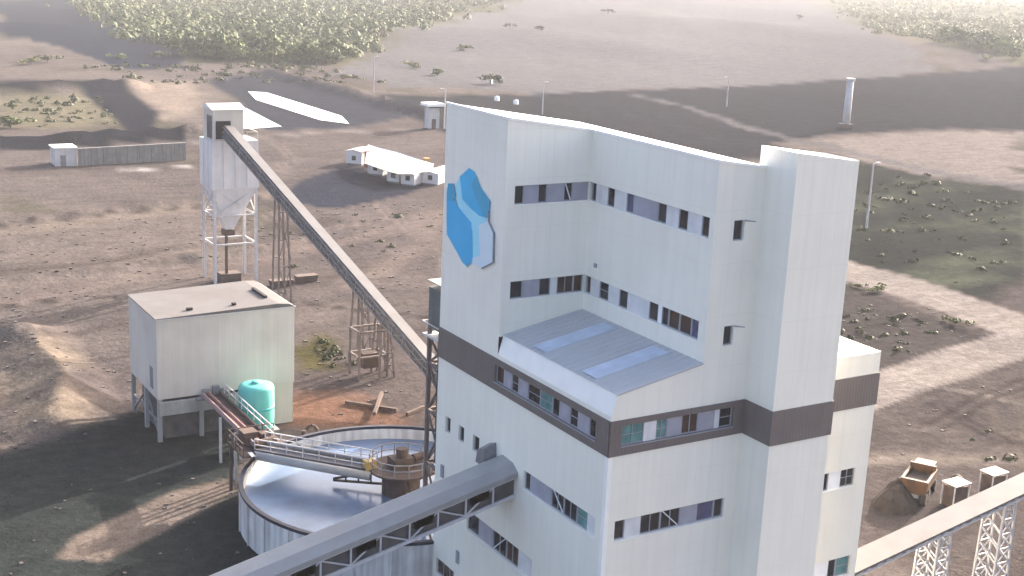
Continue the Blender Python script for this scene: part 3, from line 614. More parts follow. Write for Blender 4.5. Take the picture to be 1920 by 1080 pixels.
# emblem: flat cut panels on the upper left wall
emb = MB(); emb.box(-0.03, -0.001, 16.0, 16.2, 27.0, 27.2)
emblem = emb.build('emblem', 'sky_logo', bld)
def plate(pts, m, n, name='emblem_plate'):
    mb = MB(); mb.prism([(-n, y, z) for y, z in pts], (-0.022, 0, 0)); return mb.build(name, m, emblem)
plate([(18.62,28.96),(18.01,29.7),(17.42,28.54),(15.25,28.03),(14.25,27.53),(15.31,27.04),(15.02,25.14),(15.98,24.78),(16.59,27.07),(18.08,27.63)], 'sky_logo', 0.02)
plate([(16.84,30.42),(18.01,29.7),(17.55,28.3),(16.4,27.9),(15.25,27.65),(14.1,27.75),(14.01,28.81),(15.22,29.41),(16.13,30.29)], 'azure', 0.05)
plate([(15.9,30.1),(16.4,29.4),(15.6,28.5),(14.7,27.75),(14.1,27.75),(14.01,28.81),(15.22,29.41)], 'teal_logo', 0.075)
plate([(19.52,28.98),(18.78,29.11),(18.45,28.35),(18.9,27.9),(19.62,27.9)], 'teal_logo', 0.08)
plate([(19.62,28.7),(18.9,28.75),(18.25,27.75),(16.3,27.0),(16.25,24.69),(16.57,24.04),(17.24,24.21),(18.17,24.81),(19.51,25.62),(19.7,28.34)], 'cyan', 0.055)
plate([(16.45,26.9),(16.15,26.5),(15.95,24.6),(16.4,24.2)], 'azure', 0.05)
plate([(14.25,27.53),(13.39,26.94),(13.3,25.1),(14.69,24.4),(15.96,24.43),(15.98,24.78),(15.02,25.14),(15.31,27.04)], 'ice_logo', 0.05)
mb = MB()
for a, b in (((14.1,28.2),(14.02,27.5)), ((14.02,27.5),(13.35,26.94)), ((13.35,26.94),(13.27,25.1)), ((13.27,25.1),(14.69,24.4))): mb.bar((-0.09, *a), (-0.09, *b), 0.12, 0.05)
mb.build('emblem_outline', 'line_logo', emblem)

# steel lift tower at the rear corner
lt = thing('transfer_tower', 'dark clad steel transfer tower behind the left corner of the white building', 'tower', (2, 23, 0))
x0, x1, y0, y1 = 0.85, 4.6, 20.5, 23.5
mb = MB(); mb.hull8([(x0, y0, 18.1), (x1, y0, 18.1), (x1, y1, 18.1), (x0, y1, 18.1)], [(x0, y0, 21.0), (x1, y0, 21.4), (x1, y1, 21.4), (x0, y1, 21.0)]); mb.build('clad_head', 'greenclad', lt)
mb = MB(); mb.box(x0-0.1, x1+0.1, y0+0.05, y1+0.1, 21.42, 21.5); mb.build('roof', 'canopy', lt)
mb = MB(); mb.box(x0-0.3, x1, y0+0.02, y1+0.3, 17.5, 17.62); mb.bar((x0-0.3, y0+0.05, 18.5), (x0-0.3, y1+0.3, 18.5), 0.07); mb.bar((x0-0.3, y1+0.3, 18.5), (x1, y1+0.3, 18.5), 0.07); mb.build('landing', 'palesteel', lt)
for cx in (x0+0.1, x1-0.1):
    for cy in (y0+0.15, y1-0.1):
        mb = MB(); mb.box(cx-0.13, cx+0.13, cy-0.13, cy+0.13, 0, 18.1); mb.build('column', 'dustysteel', lt)
zz = [0.2, 4, 8, 12, 15.5, 17.4]
mb = MB()
for i in range(5):
    a, b = zz[i], zz[i+1]
    for (p, q) in (((x0+.1, y0+.15), (x0+.1, y1-.1)), ((x0+.1, y1-.1), (x1-.1, y1-.1))):
        mb.bar((*p, a), (*q, b), 0.12); mb.bar((*q, a), (*p, b), 0.12); mb.bar((*p, b), (*q, b), 0.2)
mb.build('bracing', 'dustysteel', lt)
mb = MB(); mb.box(x0+0.5, x1-0.6, y0+0.6, y1-0.6, 8, 17.4); mb.box(x0+1.0, x1-1.2, y0+0.9, y1-1.0, 0, 8); mb.build('chute_casing', 'rust', lt)

# unseen hall added behind the tall building to shade the lower-left ground
ph = thing('shadow_hall', 'unseen grey hall added behind the tall white building to cast shade', 'building', (20, 38, 0))
mb = MB(); mb.box(16.5, 26, 29.5, 46.0, 0, 14.8); mb.build('wall', 'greyclad', ph)
mb = MB(); mb.add([(16.2, 29.2, 14.81), (26.3, 29.2, 14.81), (26.3, 46.3, 14.81), (16.2, 46.3, 14.81), (21.2, 29.2, 16.9), (21.2, 46.3, 16.9)], [(0, 4, 5, 3), (4, 1, 2, 5), (0, 1, 4), (3, 5, 2), (3, 2, 1, 0)]); mb.build('roof', 'galv', ph)

# ------------------------------------------------------------------ conveyor galleries
def lerp(a, b, t): return Vector(a)*(1-t)+Vector(b)*t
# near gallery running down to the left from the building
ng = thing('conveyor_gallery', 'grey roofed conveyor gallery with open truss side entering the left wall of the white building', 'conveyor', (-24, 10.5, 0))
sl = 0.222; ya, yb = 9.45, 11.75; XE = -52.0
def gz(x, z): return z+sl*x
mb = MB()
prof = [(ya-0.12, 12.62), (ya+0.55, 13.02), (yb-0.5, 13.08), (yb+0.12, 12.75)]
for i in range(3):
    (p, za), (q_, zb_) = prof[i], prof[i+1]
    mb.add([(0.0, p, za), (0.0, q_, zb_), (XE, q_, gz(XE, zb_)), (XE, p, gz(XE, za))], [(3, 2, 1, 0)])
mb.add([(0, prof[0][0], prof[0][1]), (XE, prof[0][0], gz(XE, prof[0][1])), (XE, prof[0][0], gz(XE, prof[0][1]-0.32)), (0, prof[0][0], prof[0][1]-0.32)], [(0, 1, 2, 3)])
mb.build('roof', 'galv', ng)
mb = MB()
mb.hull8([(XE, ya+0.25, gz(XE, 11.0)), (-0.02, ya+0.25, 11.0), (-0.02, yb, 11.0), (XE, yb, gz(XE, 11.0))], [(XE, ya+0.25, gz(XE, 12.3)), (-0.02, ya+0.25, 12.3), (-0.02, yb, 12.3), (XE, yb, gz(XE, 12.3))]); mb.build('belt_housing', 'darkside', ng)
for dz, w in ((10.98, 0.2), (12.2, 0.12)):
    mb = MB(); mb.bar((-0.02, ya+0.1, dz), (XE, ya+0.1, gz(XE, dz)), 0.14, w); mb.build('chord', 'palesteel', ng)
k = 0; xx = -1.6
while xx > XE+2:
    mb = MB(); a, b = xx, xx-1.9
    mb.bar((a, ya+0.1, gz(a, 11.05)), (a, ya+0.1, gz(a, 12.2)), 0.1); 
    if k % 2: mb.bar((a, ya+0.1, gz(a, 11.05)), (b, ya+0.1, gz(b, 12.15)), 0.09)
    else: mb.bar((a, ya+0.1, gz(a, 12.15)), (b, ya+0.1, gz(b, 11.05)), 0.09)
    mb.build('truss_web', 'palesteel', ng); k += 1; xx -= 1.9
    if k % 2 == 0:
        s = MB(); s.add([(a+0.3, ya+0.04, gz(a+.3, 11.6)), (a+1.6, ya+0.04, gz(a+1.6, 11.6)), (a+1.6, ya+0.04, gz(a+1.6, 12.2)), (a+0.3, ya+0.04, gz(a+.3, 12.2))], [(3, 2, 1, 0), (0, 1, 2, 3)])
        s.v = s.v; s.build('side_sheet', 'galv', ng)
for tx in (-17, -34):
    mb = MB(); mb.bar((tx, ya+0.1, 0), (tx, ya+0.1, gz(tx, 10.9)), 0.22); mb.bar((tx, yb, 0), (tx, yb, gz(tx, 10.9)), 0.22)
    mb.bar((tx, ya+0.1, 0.3), (tx, yb, gz(tx, 10.6)), 0.12); mb.build('support_leg', 'palesteel', ng)
hood = tag(MB().add([(-0.9, 11.9, 12.1), (-0.9, 13.1, 12.1), (-0.9, 12.9, 13.0), (-0.9, 12.1, 13.35), (-0.004, 11.9, 12.1), (-0.004, 13.1, 12.1), (-0.004, 12.9, 13.3), (-0.004, 12.1, 13.6)],
    [(3, 2, 1, 0), (4, 5, 6, 7), (0, 1, 5, 4), (1, 2, 6, 5), (2, 3, 7, 6), (3, 0, 4, 7)]).build('wall_hood', 'steel', bld), None, None)

# right gallery
rg = thing('conveyor_gallery', 'pale conveyor gallery on white lattice trestles leaving the right side of the building', 'conveyor', (35, 2, 0))
rs = 0.167; rx0, rx1 = 21.05, 75.0; r_ya, r_yb = 1.0, 3.0
def rz(x): return 4.95+rs*(x-22)
mb = MB(); mb.hull8([(rx0, r_ya, rz(rx0)-0.16), (rx1, r_ya, rz(rx1)-0.16), (rx1, r_yb, rz(rx1)-0.16), (rx0, r_yb, rz(rx0)-0.16)],
    [(rx0, r_ya, rz(rx0)), (rx1, r_ya, rz(rx1)), (rx1, r_yb, rz(rx1)+0.1), (rx0, r_yb, rz(rx0)+0.1)]); mb.build('roof', 'galvpale', rg)
for yy in (r_ya+0.1, r_yb-0.1):
    mb = MB(); mb.bar((rx0, yy, rz(rx0)-0.42), (rx1, yy, rz(rx1)-0.42), 0.1, 0.12); mb.build('chord', 'palesteel', rg)
mb = MB(); mb.hull8([(rx0, r_ya+.25, rz(rx0)-.42), (rx1, r_ya+.25, rz(rx1)-.42), (rx1, r_yb-.25, rz(rx1)-.42), (rx0, r_yb-.25, rz(rx0)-.42)],
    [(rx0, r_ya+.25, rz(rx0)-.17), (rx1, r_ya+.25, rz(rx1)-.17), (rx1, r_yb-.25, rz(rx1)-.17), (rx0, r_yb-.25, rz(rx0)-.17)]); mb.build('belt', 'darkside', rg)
xx = rx0+0.6
while xx < rx1-2.0:
    mb = MB(); mb.bar((xx, r_ya+0.1, rz(xx)-0.42), (xx+0.9, r_ya+0.1, rz(xx+0.9)-0.17), 0.06); mb.bar((xx+0.9, r_ya+0.1, rz(xx+.9)-0.17), (xx+1.8, r_ya+0.1, rz(xx+1.8)-0.42), 0.06)
    mb.build('truss_web', 'palesteel', rg); xx += 1.8
def trestle(x):
    zt_ = rz(x)-0.5; f = MB(); n = 6
    def leg(yy, s, t): return (x+s*(0.55+0.25*(1-t)), yy, zt_*t)
    for yy in (r_ya+0.15, r_yb-0.15):
        for s in (-1, 1): f.bar(leg(yy, s, 0), leg(yy, s, 1), 0.15)
    t_ = f.build('trestle', 'whitesteel', rg)
    g = MB()
    for yy in (r_ya+0.15, r_yb-0.15):
        for i in range(n):
            a, b = i/n, (i+1)/n
            g.bar(leg(yy, -1, a), leg(yy, 1, b), 0.09); g.bar(leg(yy, 1, a), leg(yy, -1, b), 0.09); g.bar(leg(yy, -1, b), leg(yy, 1, b), 0.09)
    for s in (-1, 1):
        for i in range(n):
            a, b = i/n, (i+1)/n; g.bar(leg(r_ya+0.15, s, a), leg(r_yb-0.15, s, b), 0.08)
    g.build('lattice', 'whitesteel', t_)
for x in (30.2, 36.8, 45, 55, 66): trestle(x)

# long inclined conveyor between the plant and the bin
lc = thing('inclined_conveyor', 'long inclined conveyor with pale roof rising from the plant to the white storage bin', 'conveyor', (15, 78, 0))
A = Vector((17.2, 49.0, 2.53)); B = Vector((14.2, 106.3, 20.35))
ax = (B-A).normalized(); sx_ = Vector((ax.y, -ax.x, 0)).normalized(); nu = sx_.cross(ax)
def cp(t, s, n): return A+ax*t+sx_*s+nu*n
LN = (B-A).length
mb = MB(); mb.hull8([cp(0, 0.0, 0.35), cp(LN, 0.0, 0.35), cp(LN, 1.25, 0.35), cp(0, 1.25, 0.35)][0:4], [cp(0, 0.0, 0.55), cp(LN, 0.0, 0.55), cp(LN, 1.25, 0.45), cp(0, 1.25, 0.45)]); mb.build('roof', 'galvpale', lc)
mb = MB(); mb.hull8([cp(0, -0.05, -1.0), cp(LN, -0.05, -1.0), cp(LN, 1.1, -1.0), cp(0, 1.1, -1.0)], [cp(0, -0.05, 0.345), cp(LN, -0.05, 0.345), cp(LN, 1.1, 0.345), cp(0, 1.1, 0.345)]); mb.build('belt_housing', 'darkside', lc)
for n_, w in ((-0.35, 0.09), (0.3, 0.1), (-1.0, 0.14)):
    mb = MB(); mb.bar(cp(0, -0.12, n_), cp(LN, -0.12, n_), 0.1, w); mb.build('side_rail', 'steel', lc)
t = 1.5; k = 0
while t < LN-2:
    mb = MB(); mb.bar(cp(t, -0.13, -1.0), cp(t, -0.13, 0.3), 0.08); mb.bar(cp(t, -0.13, -1.0 if k % 2 else 0.3), cp(t+2.2, -0.13, 0.3 if k % 2 else -1.0), 0.07); mb.build('truss_web', 'steel', lc); t += 2.2; k += 1
for t, m in ((15.2, 'dustysteel'), (20.5, 'dustysteel'), (42, 'dustysteel')):
    p = cp(t, 0.5, -1.05); q1 = cp(t+1.3, 0.5, -1.0); mb = MB()
    mb.bar((p.x-0.8, p.y-0.7, 0), (p.x-0.45, p.y, p.z), 0.18); mb.bar((p.x+0.9, p.y-0.7, 0), (p.x+0.5, p.y, p.z), 0.18)
    mb.bar((p.x-0.8, p.y+1.5, 0), (q1.x-0.45, q1.y, q1.z), 0.18); mb.bar((p.x+0.9, p.y+1.5, 0), (q1.x+0.5, q1.y, q1.z), 0.18)
    h = p.z
    for a, b in ((0.05, 0.45), (0.5, 0.92)):
        mb.bar((p.x-0.75, p.y-0.6, h*a), (p.x+0.8, p.y-0.6, h*b), 0.09); mb.bar((p.x+0.85, p.y-0.6, h*a), (p.x-0.7, p.y-0.6, h*b), 0.09); mb.bar((p.x-0.7, p.y-0.5, h*b), (p.x+0.75, p.y-0.5, h*b), 0.12)
    mb.build('support_trestle', m, lc)
# take up frame with dark counterweight under the belt
tu = thing('belt_take_up_frame', 'brown steel frame with hanging counterweight under the inclined conveyor', 'frame', (15.2, 64.5, 0))
p = cp(16.5, 0.5, -1.1); mb = MB()
for dx in (-1.6, 1.6):
    for dy in (-1.2, 1.2): mb.bar((15.6+dx, 64.8+dy, 0), (15.6+dx, 64.8+dy, 5.2), 0.2)
for z_ in (2.4, 5.1):
    mb.bar((14.0, 63.6, z_), (17.2, 63.6, z_), 0.2); mb.bar((14.0, 66, z_), (17.2, 66, z_), 0.2); mb.bar((14.0, 63.6, z_), (14.0, 66, z_), 0.2); mb.bar((17.2, 63.6, z_), (17.2, 66, z_), 0.2)
mb.build('frame', 'dustysteel', tu)
mb = MB(); mb.box(14.7, 16.4, 64.1, 65.4, 1.0, 2.6); mb.build('counterweight', 'rust', tu)
# scattered dark steel members lying on the soil near the conveyor foot
for i, (a, b, lab) in enumerate([((9.8, 57.5, .22), (13.4, 53.4, .22), 'dark steel beam lying on reddish soil, crossing under the other beam'), ((13.9, 57.9, .5), (10.6, 52.6, .5), 'dark steel beam lying over another beam on reddish soil'), ((13.8, 52.0, .2), (16.2, 53.2, .2), 'short dark beam on soil beside the round tank')]):
    mb = MB(); mb.bar(a, b, 0.3, 0.3); tag(mb.build('steel_beam', 'rust'), lab, 'beam')

# ------------------------------------------------------------------ storage bin
sb = thing('storage_bin', 'tall white storage bin with pointed hopper and head house on thin legs', 'bin', (15.8, 108.8, 0))
bx0, bx1, by0, by1 = 12.7, 18.9, 106.5, 111.5; zb0, zb1 = 12.6, 18.75
mb = MB(); mb.box(bx0, bx1, by0, by1, zb0, zb1); mb.build('bin_shell', 'silo', sb)
mb = MB()
for k in range(1, 4):
    x = bx0+(bx1-bx0)*k/4; mb.box(x-0.06, x+0.06, by0-0.1, by0-0.002, zb0+.1, zb1-.1)
for k in range(1, 3):
    y = by0+(by1-by0)*k/3; mb.box(bx0-0.1, bx0-0.002, y-0.06, y+0.06, zb0+.1, zb1-.1)
mb.build('stiffener', 'silo', sb)
hx, hy = 15.3, 108.2
mb = MB(); mb.hull8([(hx-0.5, hy-0.5, 7.0), (hx+0.5, hy-0.5, 7.0), (hx+0.5, hy+0.5, 7.0), (hx-0.5, hy+0.5, 7.0)], [(bx0+.1, by0+.1, zb0-.004), (bx1-.1, by0+.1, zb0-.004), (bx1-.1, by1-.1, zb0-.004), (bx0+.1, by1-.1, zb0-.004)]); mb.build('hopper', 'silo', sb)
mb = MB(); mb.box(hx-0.7, hx+0.7, hy-0.7, hy+0.7, 6.2, 6.99); mb.build('discharge_gate', 'rust', sb)
for lx in (bx0+0.35, bx1-0.3):
    for ly in (by0+0.3, by1-0.3):
        mb = MB(); mb.box(lx-0.17, lx+0.17, ly-0.17, ly+0.17, 0, zb0-.005); mb.build('leg', 'palesteel', sb)
mb = MB(); q_ = [(bx0+.35, by0+.3), (bx1-.3, by0+.3), (bx1-.3, by1-.3), (bx0+.35, by1-.3)]
for i in range(4):
    a, b = q_[i], q_[(i+1) % 4]
    mb.bar((*a, 9.0), (*b, 9.0), 0.18)
    mb.bar((*a, 9), (*b, zb0-.1), 0.12); mb.bar((*b, 9), (*a, zb0-.1), 0.12)
mb.build('bracing', 'palesteel', sb)
mb = MB()
for i in range(4): mb.bar((*q_[i], 5.2), (*q_[(i+1) % 4], 5.2), 0.18)
mb.build('ring_beam', 'palesteel', sb)
mb = MB(); mb.box(bx0+0.35, bx1-1.9, by0+0.4, by1-0.6, zb1+0.003, 22.75)
hh = mb.build('head_house', 'greyclad', sb)
mb = MB(); mb.add([(bx0+.1, by0+.2, 22.75), (bx1-1.6, by0+.2, 22.75), (bx1-1.6, by1-.4, 22.75), (bx0+.1, by1-.4, 22.75), (bx0+.1, 109, 23.35), (bx1-1.6, 109, 23.35)], [(0, 1, 5, 4), (2, 3, 4, 5), (0, 4, 3), (1, 2, 5), (3, 2, 1, 0)]); mb.build('roof', 'silo', hh)
mb = MB(); mb.box(13.35, 15.3, by0+0.33, by0+0.398, 19.0, 21.3); mb.build('belt_opening', 'black', hh)
mb = MB(); mb.box(bx0+.28, bx0+.345, by0+1.0, by0+2.8, 19.0, 21.9); mb.build('door_opening', 'darkside', hh)
mb = MB()
for x in (bx1-1.5, bx1-0.1): mb.bar((x, by0+.1, zb1), (x, by0+.1, zb1+1.1), 0.07)
mb.bar((bx1-1.6, by0+.1, zb1+1.1), (bx1-.1, by0+.1, zb1+1.1), 0.07); mb.bar((bx1-.1, by0+.1, zb1+1.1), (bx1-.1, by1-.1, zb1+1.1), 0.07); mb.build('railing', 'whitesteel', sb)
MB().box(14.6, 14.9, 107.2, 107.5, 1.2, 6.2).build('down_pipe', 'rust', sb); MB().box(13.9, 16.6, 106.9, 108.8, 0, 1.2).build('feeder', 'rust', sb)
# low dark pipe run and posts beside the bin
for i, (x, y, w, lab) in enumerate([(16.0, 103.2, 2.2, 'rusty steel skip on the soil below the white storage bin'), (20.6, 103.0, 2.6, 'long rusty trough beside the right leg of the white storage bin'), (24.6, 104.2, 2.6, 'rusty trough on the soil under the inclined conveyor')]):
    mb = MB(); z0 = float(ground_z([x], [y])[0])-0.1
    mb.hull8([(x-w/2, y-0.5, z0), (x+w/2, y-0.5, z0), (x+w/2, y+0.5, z0), (x-w/2, y+0.5, z0)], [(x-w/2-.2, y-0.7, z0+1.0), (x+w/2+.2, y-0.7, z0+1.0), (x+w/2+.2, y+0.7, z0+1.0), (x-w/2-.2, y+0.7, z0+1.0)])
    tag(mb.build('steel_skip', 'rust'), lab, 'skip')

# ------------------------------------------------------------------ screening house at the left
hs = thing('screening_house', 'boxy warm grey clad house raised on dark legs left of the round tank', 'building', (-3, 59, 0))
hx0, hx1, hy0, hy1, hz0, hz1 = -9.5, 3.3, 54.7, 63.6, 4.0, 11.35
mb = MB(); mb.box(hx0, hx1, hy0, hy1, hz0, hz1); mb.build('wall', 'greyclad', hs)
mb = MB(); pr = [(hx0-.08, hz1+.004), (hx0-.08, hz1+.10), (hx1-1.6, hz1+.42), (hx1-.5, hz1+.30), (hx1+.02, hz1-.05+.06), (hx1+.08, hz1+.004)]
mb.prism([(x, hy0-.08, z) for x, z in pr], (0, hy1-hy0+.16, 0)); mb.build('roof', 'houseroof', hs)
mb = MB(); mb.bar((hx0-.1, hy0-.06, hz1-.02), (hx1+.1, hy0-.06, hz1-.02), 0.1, 0.09); mb.build('eaves_trim', 'palesteel', hs)
for (x, y, l, w) in ((-6.3, 56.2, 0.5, 0.35), (-2.2, 56.0, 0.35, 0.35), (1.2, 58.6, 0.3, 3.4)):
    mb = MB(); zz_ = hz1+0.1+0.32*(x-hx0)/(hx1-1.6-hx0)+0.003; mb.box(x, x+l, y-w/2, y+w/2, zz_-0.1, zz_+0.22); mb.build('roof_vent', 'black', hs)
mb = MB(); mb.box(hx0-.03, hx0-.002, 56.0, 57.0, 4.6, 6.6); mb.build('door', 'steel', hs)
mb = MB(); mb.box(hx1-4.6, hx1-.002, hy0+0.3, hy1-.3, 0, hz0-.004); mb.build('lower_wall', 'greyclad', hs)
mb = MB(); mb.box(hx0+.1, hx1-4.7, hy0-0.3, hy0+0.1, 2.55, 3.75); mb.build('belt_casing', 'concrete', hs)
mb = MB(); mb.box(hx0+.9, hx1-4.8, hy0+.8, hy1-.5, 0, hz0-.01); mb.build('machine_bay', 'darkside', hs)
for (x, y) in ((hx0+.2, hy0+.2), (hx0+.2, 59), (hx0+.2, hy1-.2), (-5.5, hy0+.25)):
    mb = MB(); mb.box(x-.18, x+.18, y-.18, y+.18, 0, hz0-.005); mb.build('leg', 'concrete', hs)
mb = MB(); mb.bar((hx0+.2, hy0+.2, 0.3), (hx0+.2, 59, hz0-.3), 0.14); mb.bar((hx0+.2, hy1-.2, 0.3), (hx0+.2, 59, hz0-.3), 0.14); mb.bar((hx0+.2, hy0+.2, 1.8), (hx0+.2, hy1-.2, 1.8), 0.16); mb.build('bracing', 'steel', hs)
mb = MB()
for dx, h in ((0, 0.7), (0.9, 0.95), (1.6, 0.6)): mb.box(-5.6+dx, -5.0+dx, hy0-.75, hy0-.31, 3.9, 3.9+h)
mb.box(-6.2, -3.0, hy0-1.0, hy0-.31, 3.76, 3.9); mb.build('drive_unit', 'steel', hs)

# launder from the house to the tank bridge
ld = thing('launder_walkway', 'rusty pink launder and walkway running from the grey house to the round tank', 'walkway', (-5.3, 46.5, 0))
La, Lb = Vector((-4.9, 53.9, 4.1)), Vector((-5.3, 39.8, 4.5))
def lp(t, s, n): return La.lerp(Lb, t)+Vector((s, 0, n))
for s, m, w, h in ((-0.75, 'rustpink', 0.12, 0.45), (0.75, 'rust', 0.12, 0.45)):
    mb = MB(); mb.bar(lp(0, s, 0.1), lp(1, s, 0.1), w, h); mb.build('side_plate', m, ld)
mb = MB(); mb.bar(lp(0, 0, -.08), lp(1, 0, -.08), 1.35, 0.1); mb.build('deck', 'rust', ld)
mb = MB(); mb.tube(lp(0, -0.25, 0.2), lp(1, -0.25, 0.2), 0.16, n=10); mb.build('pipe', 'redsteel', ld)
mb = MB(); mb.bar(lp(0, 1.2, 1.0), lp(.95, 1.2, 1.0), 0.07); mb.bar(lp(0, 1.2, .5), lp(.95, 1.2, .5), 0.06)
for k in range(9): mb.bar(lp(k*.118, 1.2, 0), lp(k*.118, 1.2, 1.0), 0.06)
mb.build('handrail', 'palesteel', ld)
for t_, s in ((0.42, -1.0), (0.42, 0.8), (0.72, -1.0), (0.72, .8)):
    q_ = lp(t_, s, -.15); mb = MB(); mb.bar((q_.x, q_.y, 0), q_, 0.2); mb.build('leg', 'palesteel', ld)

# teal tank on its stand
tt = thing('teal_tank', 'teal plastic storage tank on a steel stand in front of the grey house', 'tank', (-2.0, 50.3, 0))
mb = MB(); mb.lathe((-2.0, 50.3, 0), [(0.02, 1.95), (1.5, 1.95), (1.56, 2.05), (1.56, 3.78)], 40); mb.lathe((-2, 50.3, 0), [(1.56, 3.98), (1.56, 5.62), (1.48, 5.78), (1.1, 5.92), (0.42, 6.0), (0.4, 6.0), (0.4, 6.12), (0.02, 6.12)], 40); mb.build('shell', 'teal', tt, True)
mb = MB(); mb.lathe((-2.0, 50.3, 0), [(1.561, 3.76), (1.61, 3.8), (1.61, 3.96), (1.561, 4.0)], 40); mb.build('rib', 'tealdark', tt, True)
mb = MB(); mb.box(-3.6, -0.4, 48.7, 51.9, 1.7, 1.94); mb.build('stand_deck', 'steel', tt)
for x in (-3.4, -0.6):
    for y in (48.9, 51.7):
        mb = MB(); mb.bar((x, y, 0), (x, y, 1.7), 0.2); mb.build('leg', 'steel', tt)

# ------------------------------------------------------------------ thickener
TC = (2.3, 31.6); TR = 11.75; TZ = 3.4
th = thing('thickener_tank', 'wide round white thickener tank full of bluish water beside the white building', 'tank', (TC[0], TC[1], 0))
mb = MB(); mb.lathe((*TC, 0), [(TR, 0), (TR, TZ-0.15)], 96); mb.lathe((*TC, 0), [(TR-0.3, TZ-0.15), (TR-0.3, 0.4)], 96); mb.build('tank_wall', 'tankwall', th, True)
mb = MB(); mb.lathe((*TC, 0), [(TR-0.305, TZ-0.24), (TR-0.305, TZ), (TR+0.05, TZ), (TR+0.05, TZ-0.24), (TR-0.305, TZ-0.24)], 96); mb.build('rim', 'rim', th)
mb = MB(); n = 96; mb.add([(TC[0]+(TR-.31)*math.cos(2*math.pi*i/n), TC[1]+(TR-.31)*math.sin(2*math.pi*i/n), TZ-1.15) for i in range(n)], [tuple(range(n))]); mb.build('water_surface', 'process_water', th)
for i in range(28):
    an = 2*math.pi*i/28; c, s = math.cos(an), math.sin(an); mb = MB()
    mb.bar((TC[0]+(TR+.06)*c, TC[1]+(TR+.06)*s, 0), (TC[0]+(TR+.06)*c, TC[1]+(TR+.06)*s, TZ-.25), 0.09); mb.build('wall_rib', 'tankwall', th)
# bridge from the platform to the centre
br = thing('tank_bridge', 'grey walkway bridge with handrails over the round thickener tank', 'bridge', (-2, 36, 4.5))
Pa, Pb = Vector((-5.6, 39.6, 4.35)), Vector((1.0, 32.4, 4.2)); bd = (Pb-Pa).normalized(); bs = Vector((bd.y, -bd.x, 0)).normalized(); BL = (Pb-Pa).length
def bp_(t, s, z): return Pa+bd*t+bs*s+Vector((0, 0, z))
mb = MB(); mb.bar(bp_(0, 0, 0), bp_(BL, 0, 0), 1.9, 0.12); mb.build('deck', 'bridgedeck', br)
for s in (-0.9, 0.9):
    mb = MB(); mb.bar(bp_(0, s, -.2), bp_(BL, s, -.2), 0.16, 0.75); mb.build('girder', 'bridgedeck', br)
    mb = MB(); mb.bar(bp_(0, s, 1.0), bp_(BL, s, 1.0), 0.08); mb.bar(bp_(0, s, .55), bp_(BL, s, .55), 0.06)
    for k in range(8): mb.bar(bp_(BL*k/7, s, .05), bp_(BL*k/7, s, 1.0), 0.07)
    mb.build('handrail', 'palesteel', br)
mb = MB(); mb.tube(bp_(0.3, -0.45, 0.3), bp_(BL, -0.45, 0.3), 0.2, n=12); mb.build('feed_pipe', 'steel', br)
mb = MB(); mb.tube(bp_(0.5, 1.45, -0.15), bp_(BL+0.4, 1.45, -0.15), 0.34, n=16); mb.build('launder_pipe', 'galv', br, True)
mb = MB(); e = bp_(BL, 0.5, 0.1); mb.box(e.x-.5, e.x+.4, e.y-.4, e.y+.4, e.z-.1, e.z+.7); mb.build('junction_box', 'yellow', br)
# platform at the outer end
pf = thing('steel_platform', 'rusty brown steel platform at the outer end of the tank bridge', 'platform', (-5.8, 40.2, 0))
mb = MB(); mb.box(-7.4, -3.4, 38.5, 42.2, 4.05, 4.2); mb.build('deck', 'rust', pf)
for x in (-7.2, -5.2, -3.6):
    for y in (38.9, 42.0):
        if math.hypot(x-TC[0], y-TC[1]) < TR+0.25: continue
        mb = MB(); mb.bar((x, y, 0), (x, y, 4.05), 0.22); mb.build('leg', 'rust', pf)
mb = MB()
for z in (0.55, 1.05):
    mb.bar((-7.35, 38.6, 4.2+z), (-7.35, 42.1, 4.2+z), 0.07); mb.bar((-7.35, 42.1, 4.2+z), (-3.5, 42.1, 4.2+z), 0.07)
for k in range(5): mb.bar((-7.35, 38.6+k*.87, 4.2), (-7.35, 38.6+k*.87, 5.25), 0.07); mb.bar((-7.35+k*.96, 42.1, 4.2), (-7.35+k*.96, 42.1, 5.25), 0.07)
mb.build('railing', 'rust', pf)
mb = MB(); mb.box(-6.6, -5.4, 40.6, 41.8, 4.21, 5.3); mb.box(-5.0, -4.2, 40.9, 41.7, 4.21, 4.9); mb.tube((-6.0, 39.5, 4.7), (-4.2, 39.9, 4.7), 0.3); mb.build('pump_set', 'rust', pf)
mb = MB()
for k in range(2): mb.box(-6.9+k*0.55, -6.55+k*0.55, 37.9, 38.9, 4.3+k*0.02, 4.36+k*0.02)
mb.build('bright_plate', 'whitesteel', pf)
# motor pumps behind
pm = thing('pump_skid', 'small grey pump skid on the ground behind the rim of the round tank', 'pump', (-0.6, 45.0, 0))
mb = MB(); mb.box(-1.6, 0.9, 44.4, 45.6, 0, 0.25); mb.build('base_frame', 'steel', pm)
mb = MB(); mb.tube((-1.2, 45, 0.9), (0.1, 45, 0.9), 0.5); mb.build('motor', 'palesteel', pm); mb = MB(); mb.tube((0.1, 45, 0.9), (0.6, 45, 0.9), 0.7); mb.tube((0.35, 45, 1.5), (0.35, 45, 3.0), 0.2); mb.build('pump_casing', 'rust', pm)
for i, (x, y, lab) in enumerate([(-1.4, 42.6, 'rusty pipe arch beside the platform at the tank rim'), (1.6, 46.4, 'rusty pipe arch behind the rim of the round tank')]):
    mb = MB(); pts = [Vector((x+0.8*math.cos(a), y, 1.2+1.6*math.sin(a))) for a in np.linspace(0, math.pi, 9)]
    for k in range(8): mb.tube(pts[k], pts[k+1], 0.15, n=8)
    mb.tube((x+.8, y, 0), (x+.8, y, 1.2), .15, n=8); mb.tube((x-.8, y, 0), (x-.8, y, 1.2), .15, n=8); tag(mb.build('pipe_arch', 'rust'), lab, 'pipe')
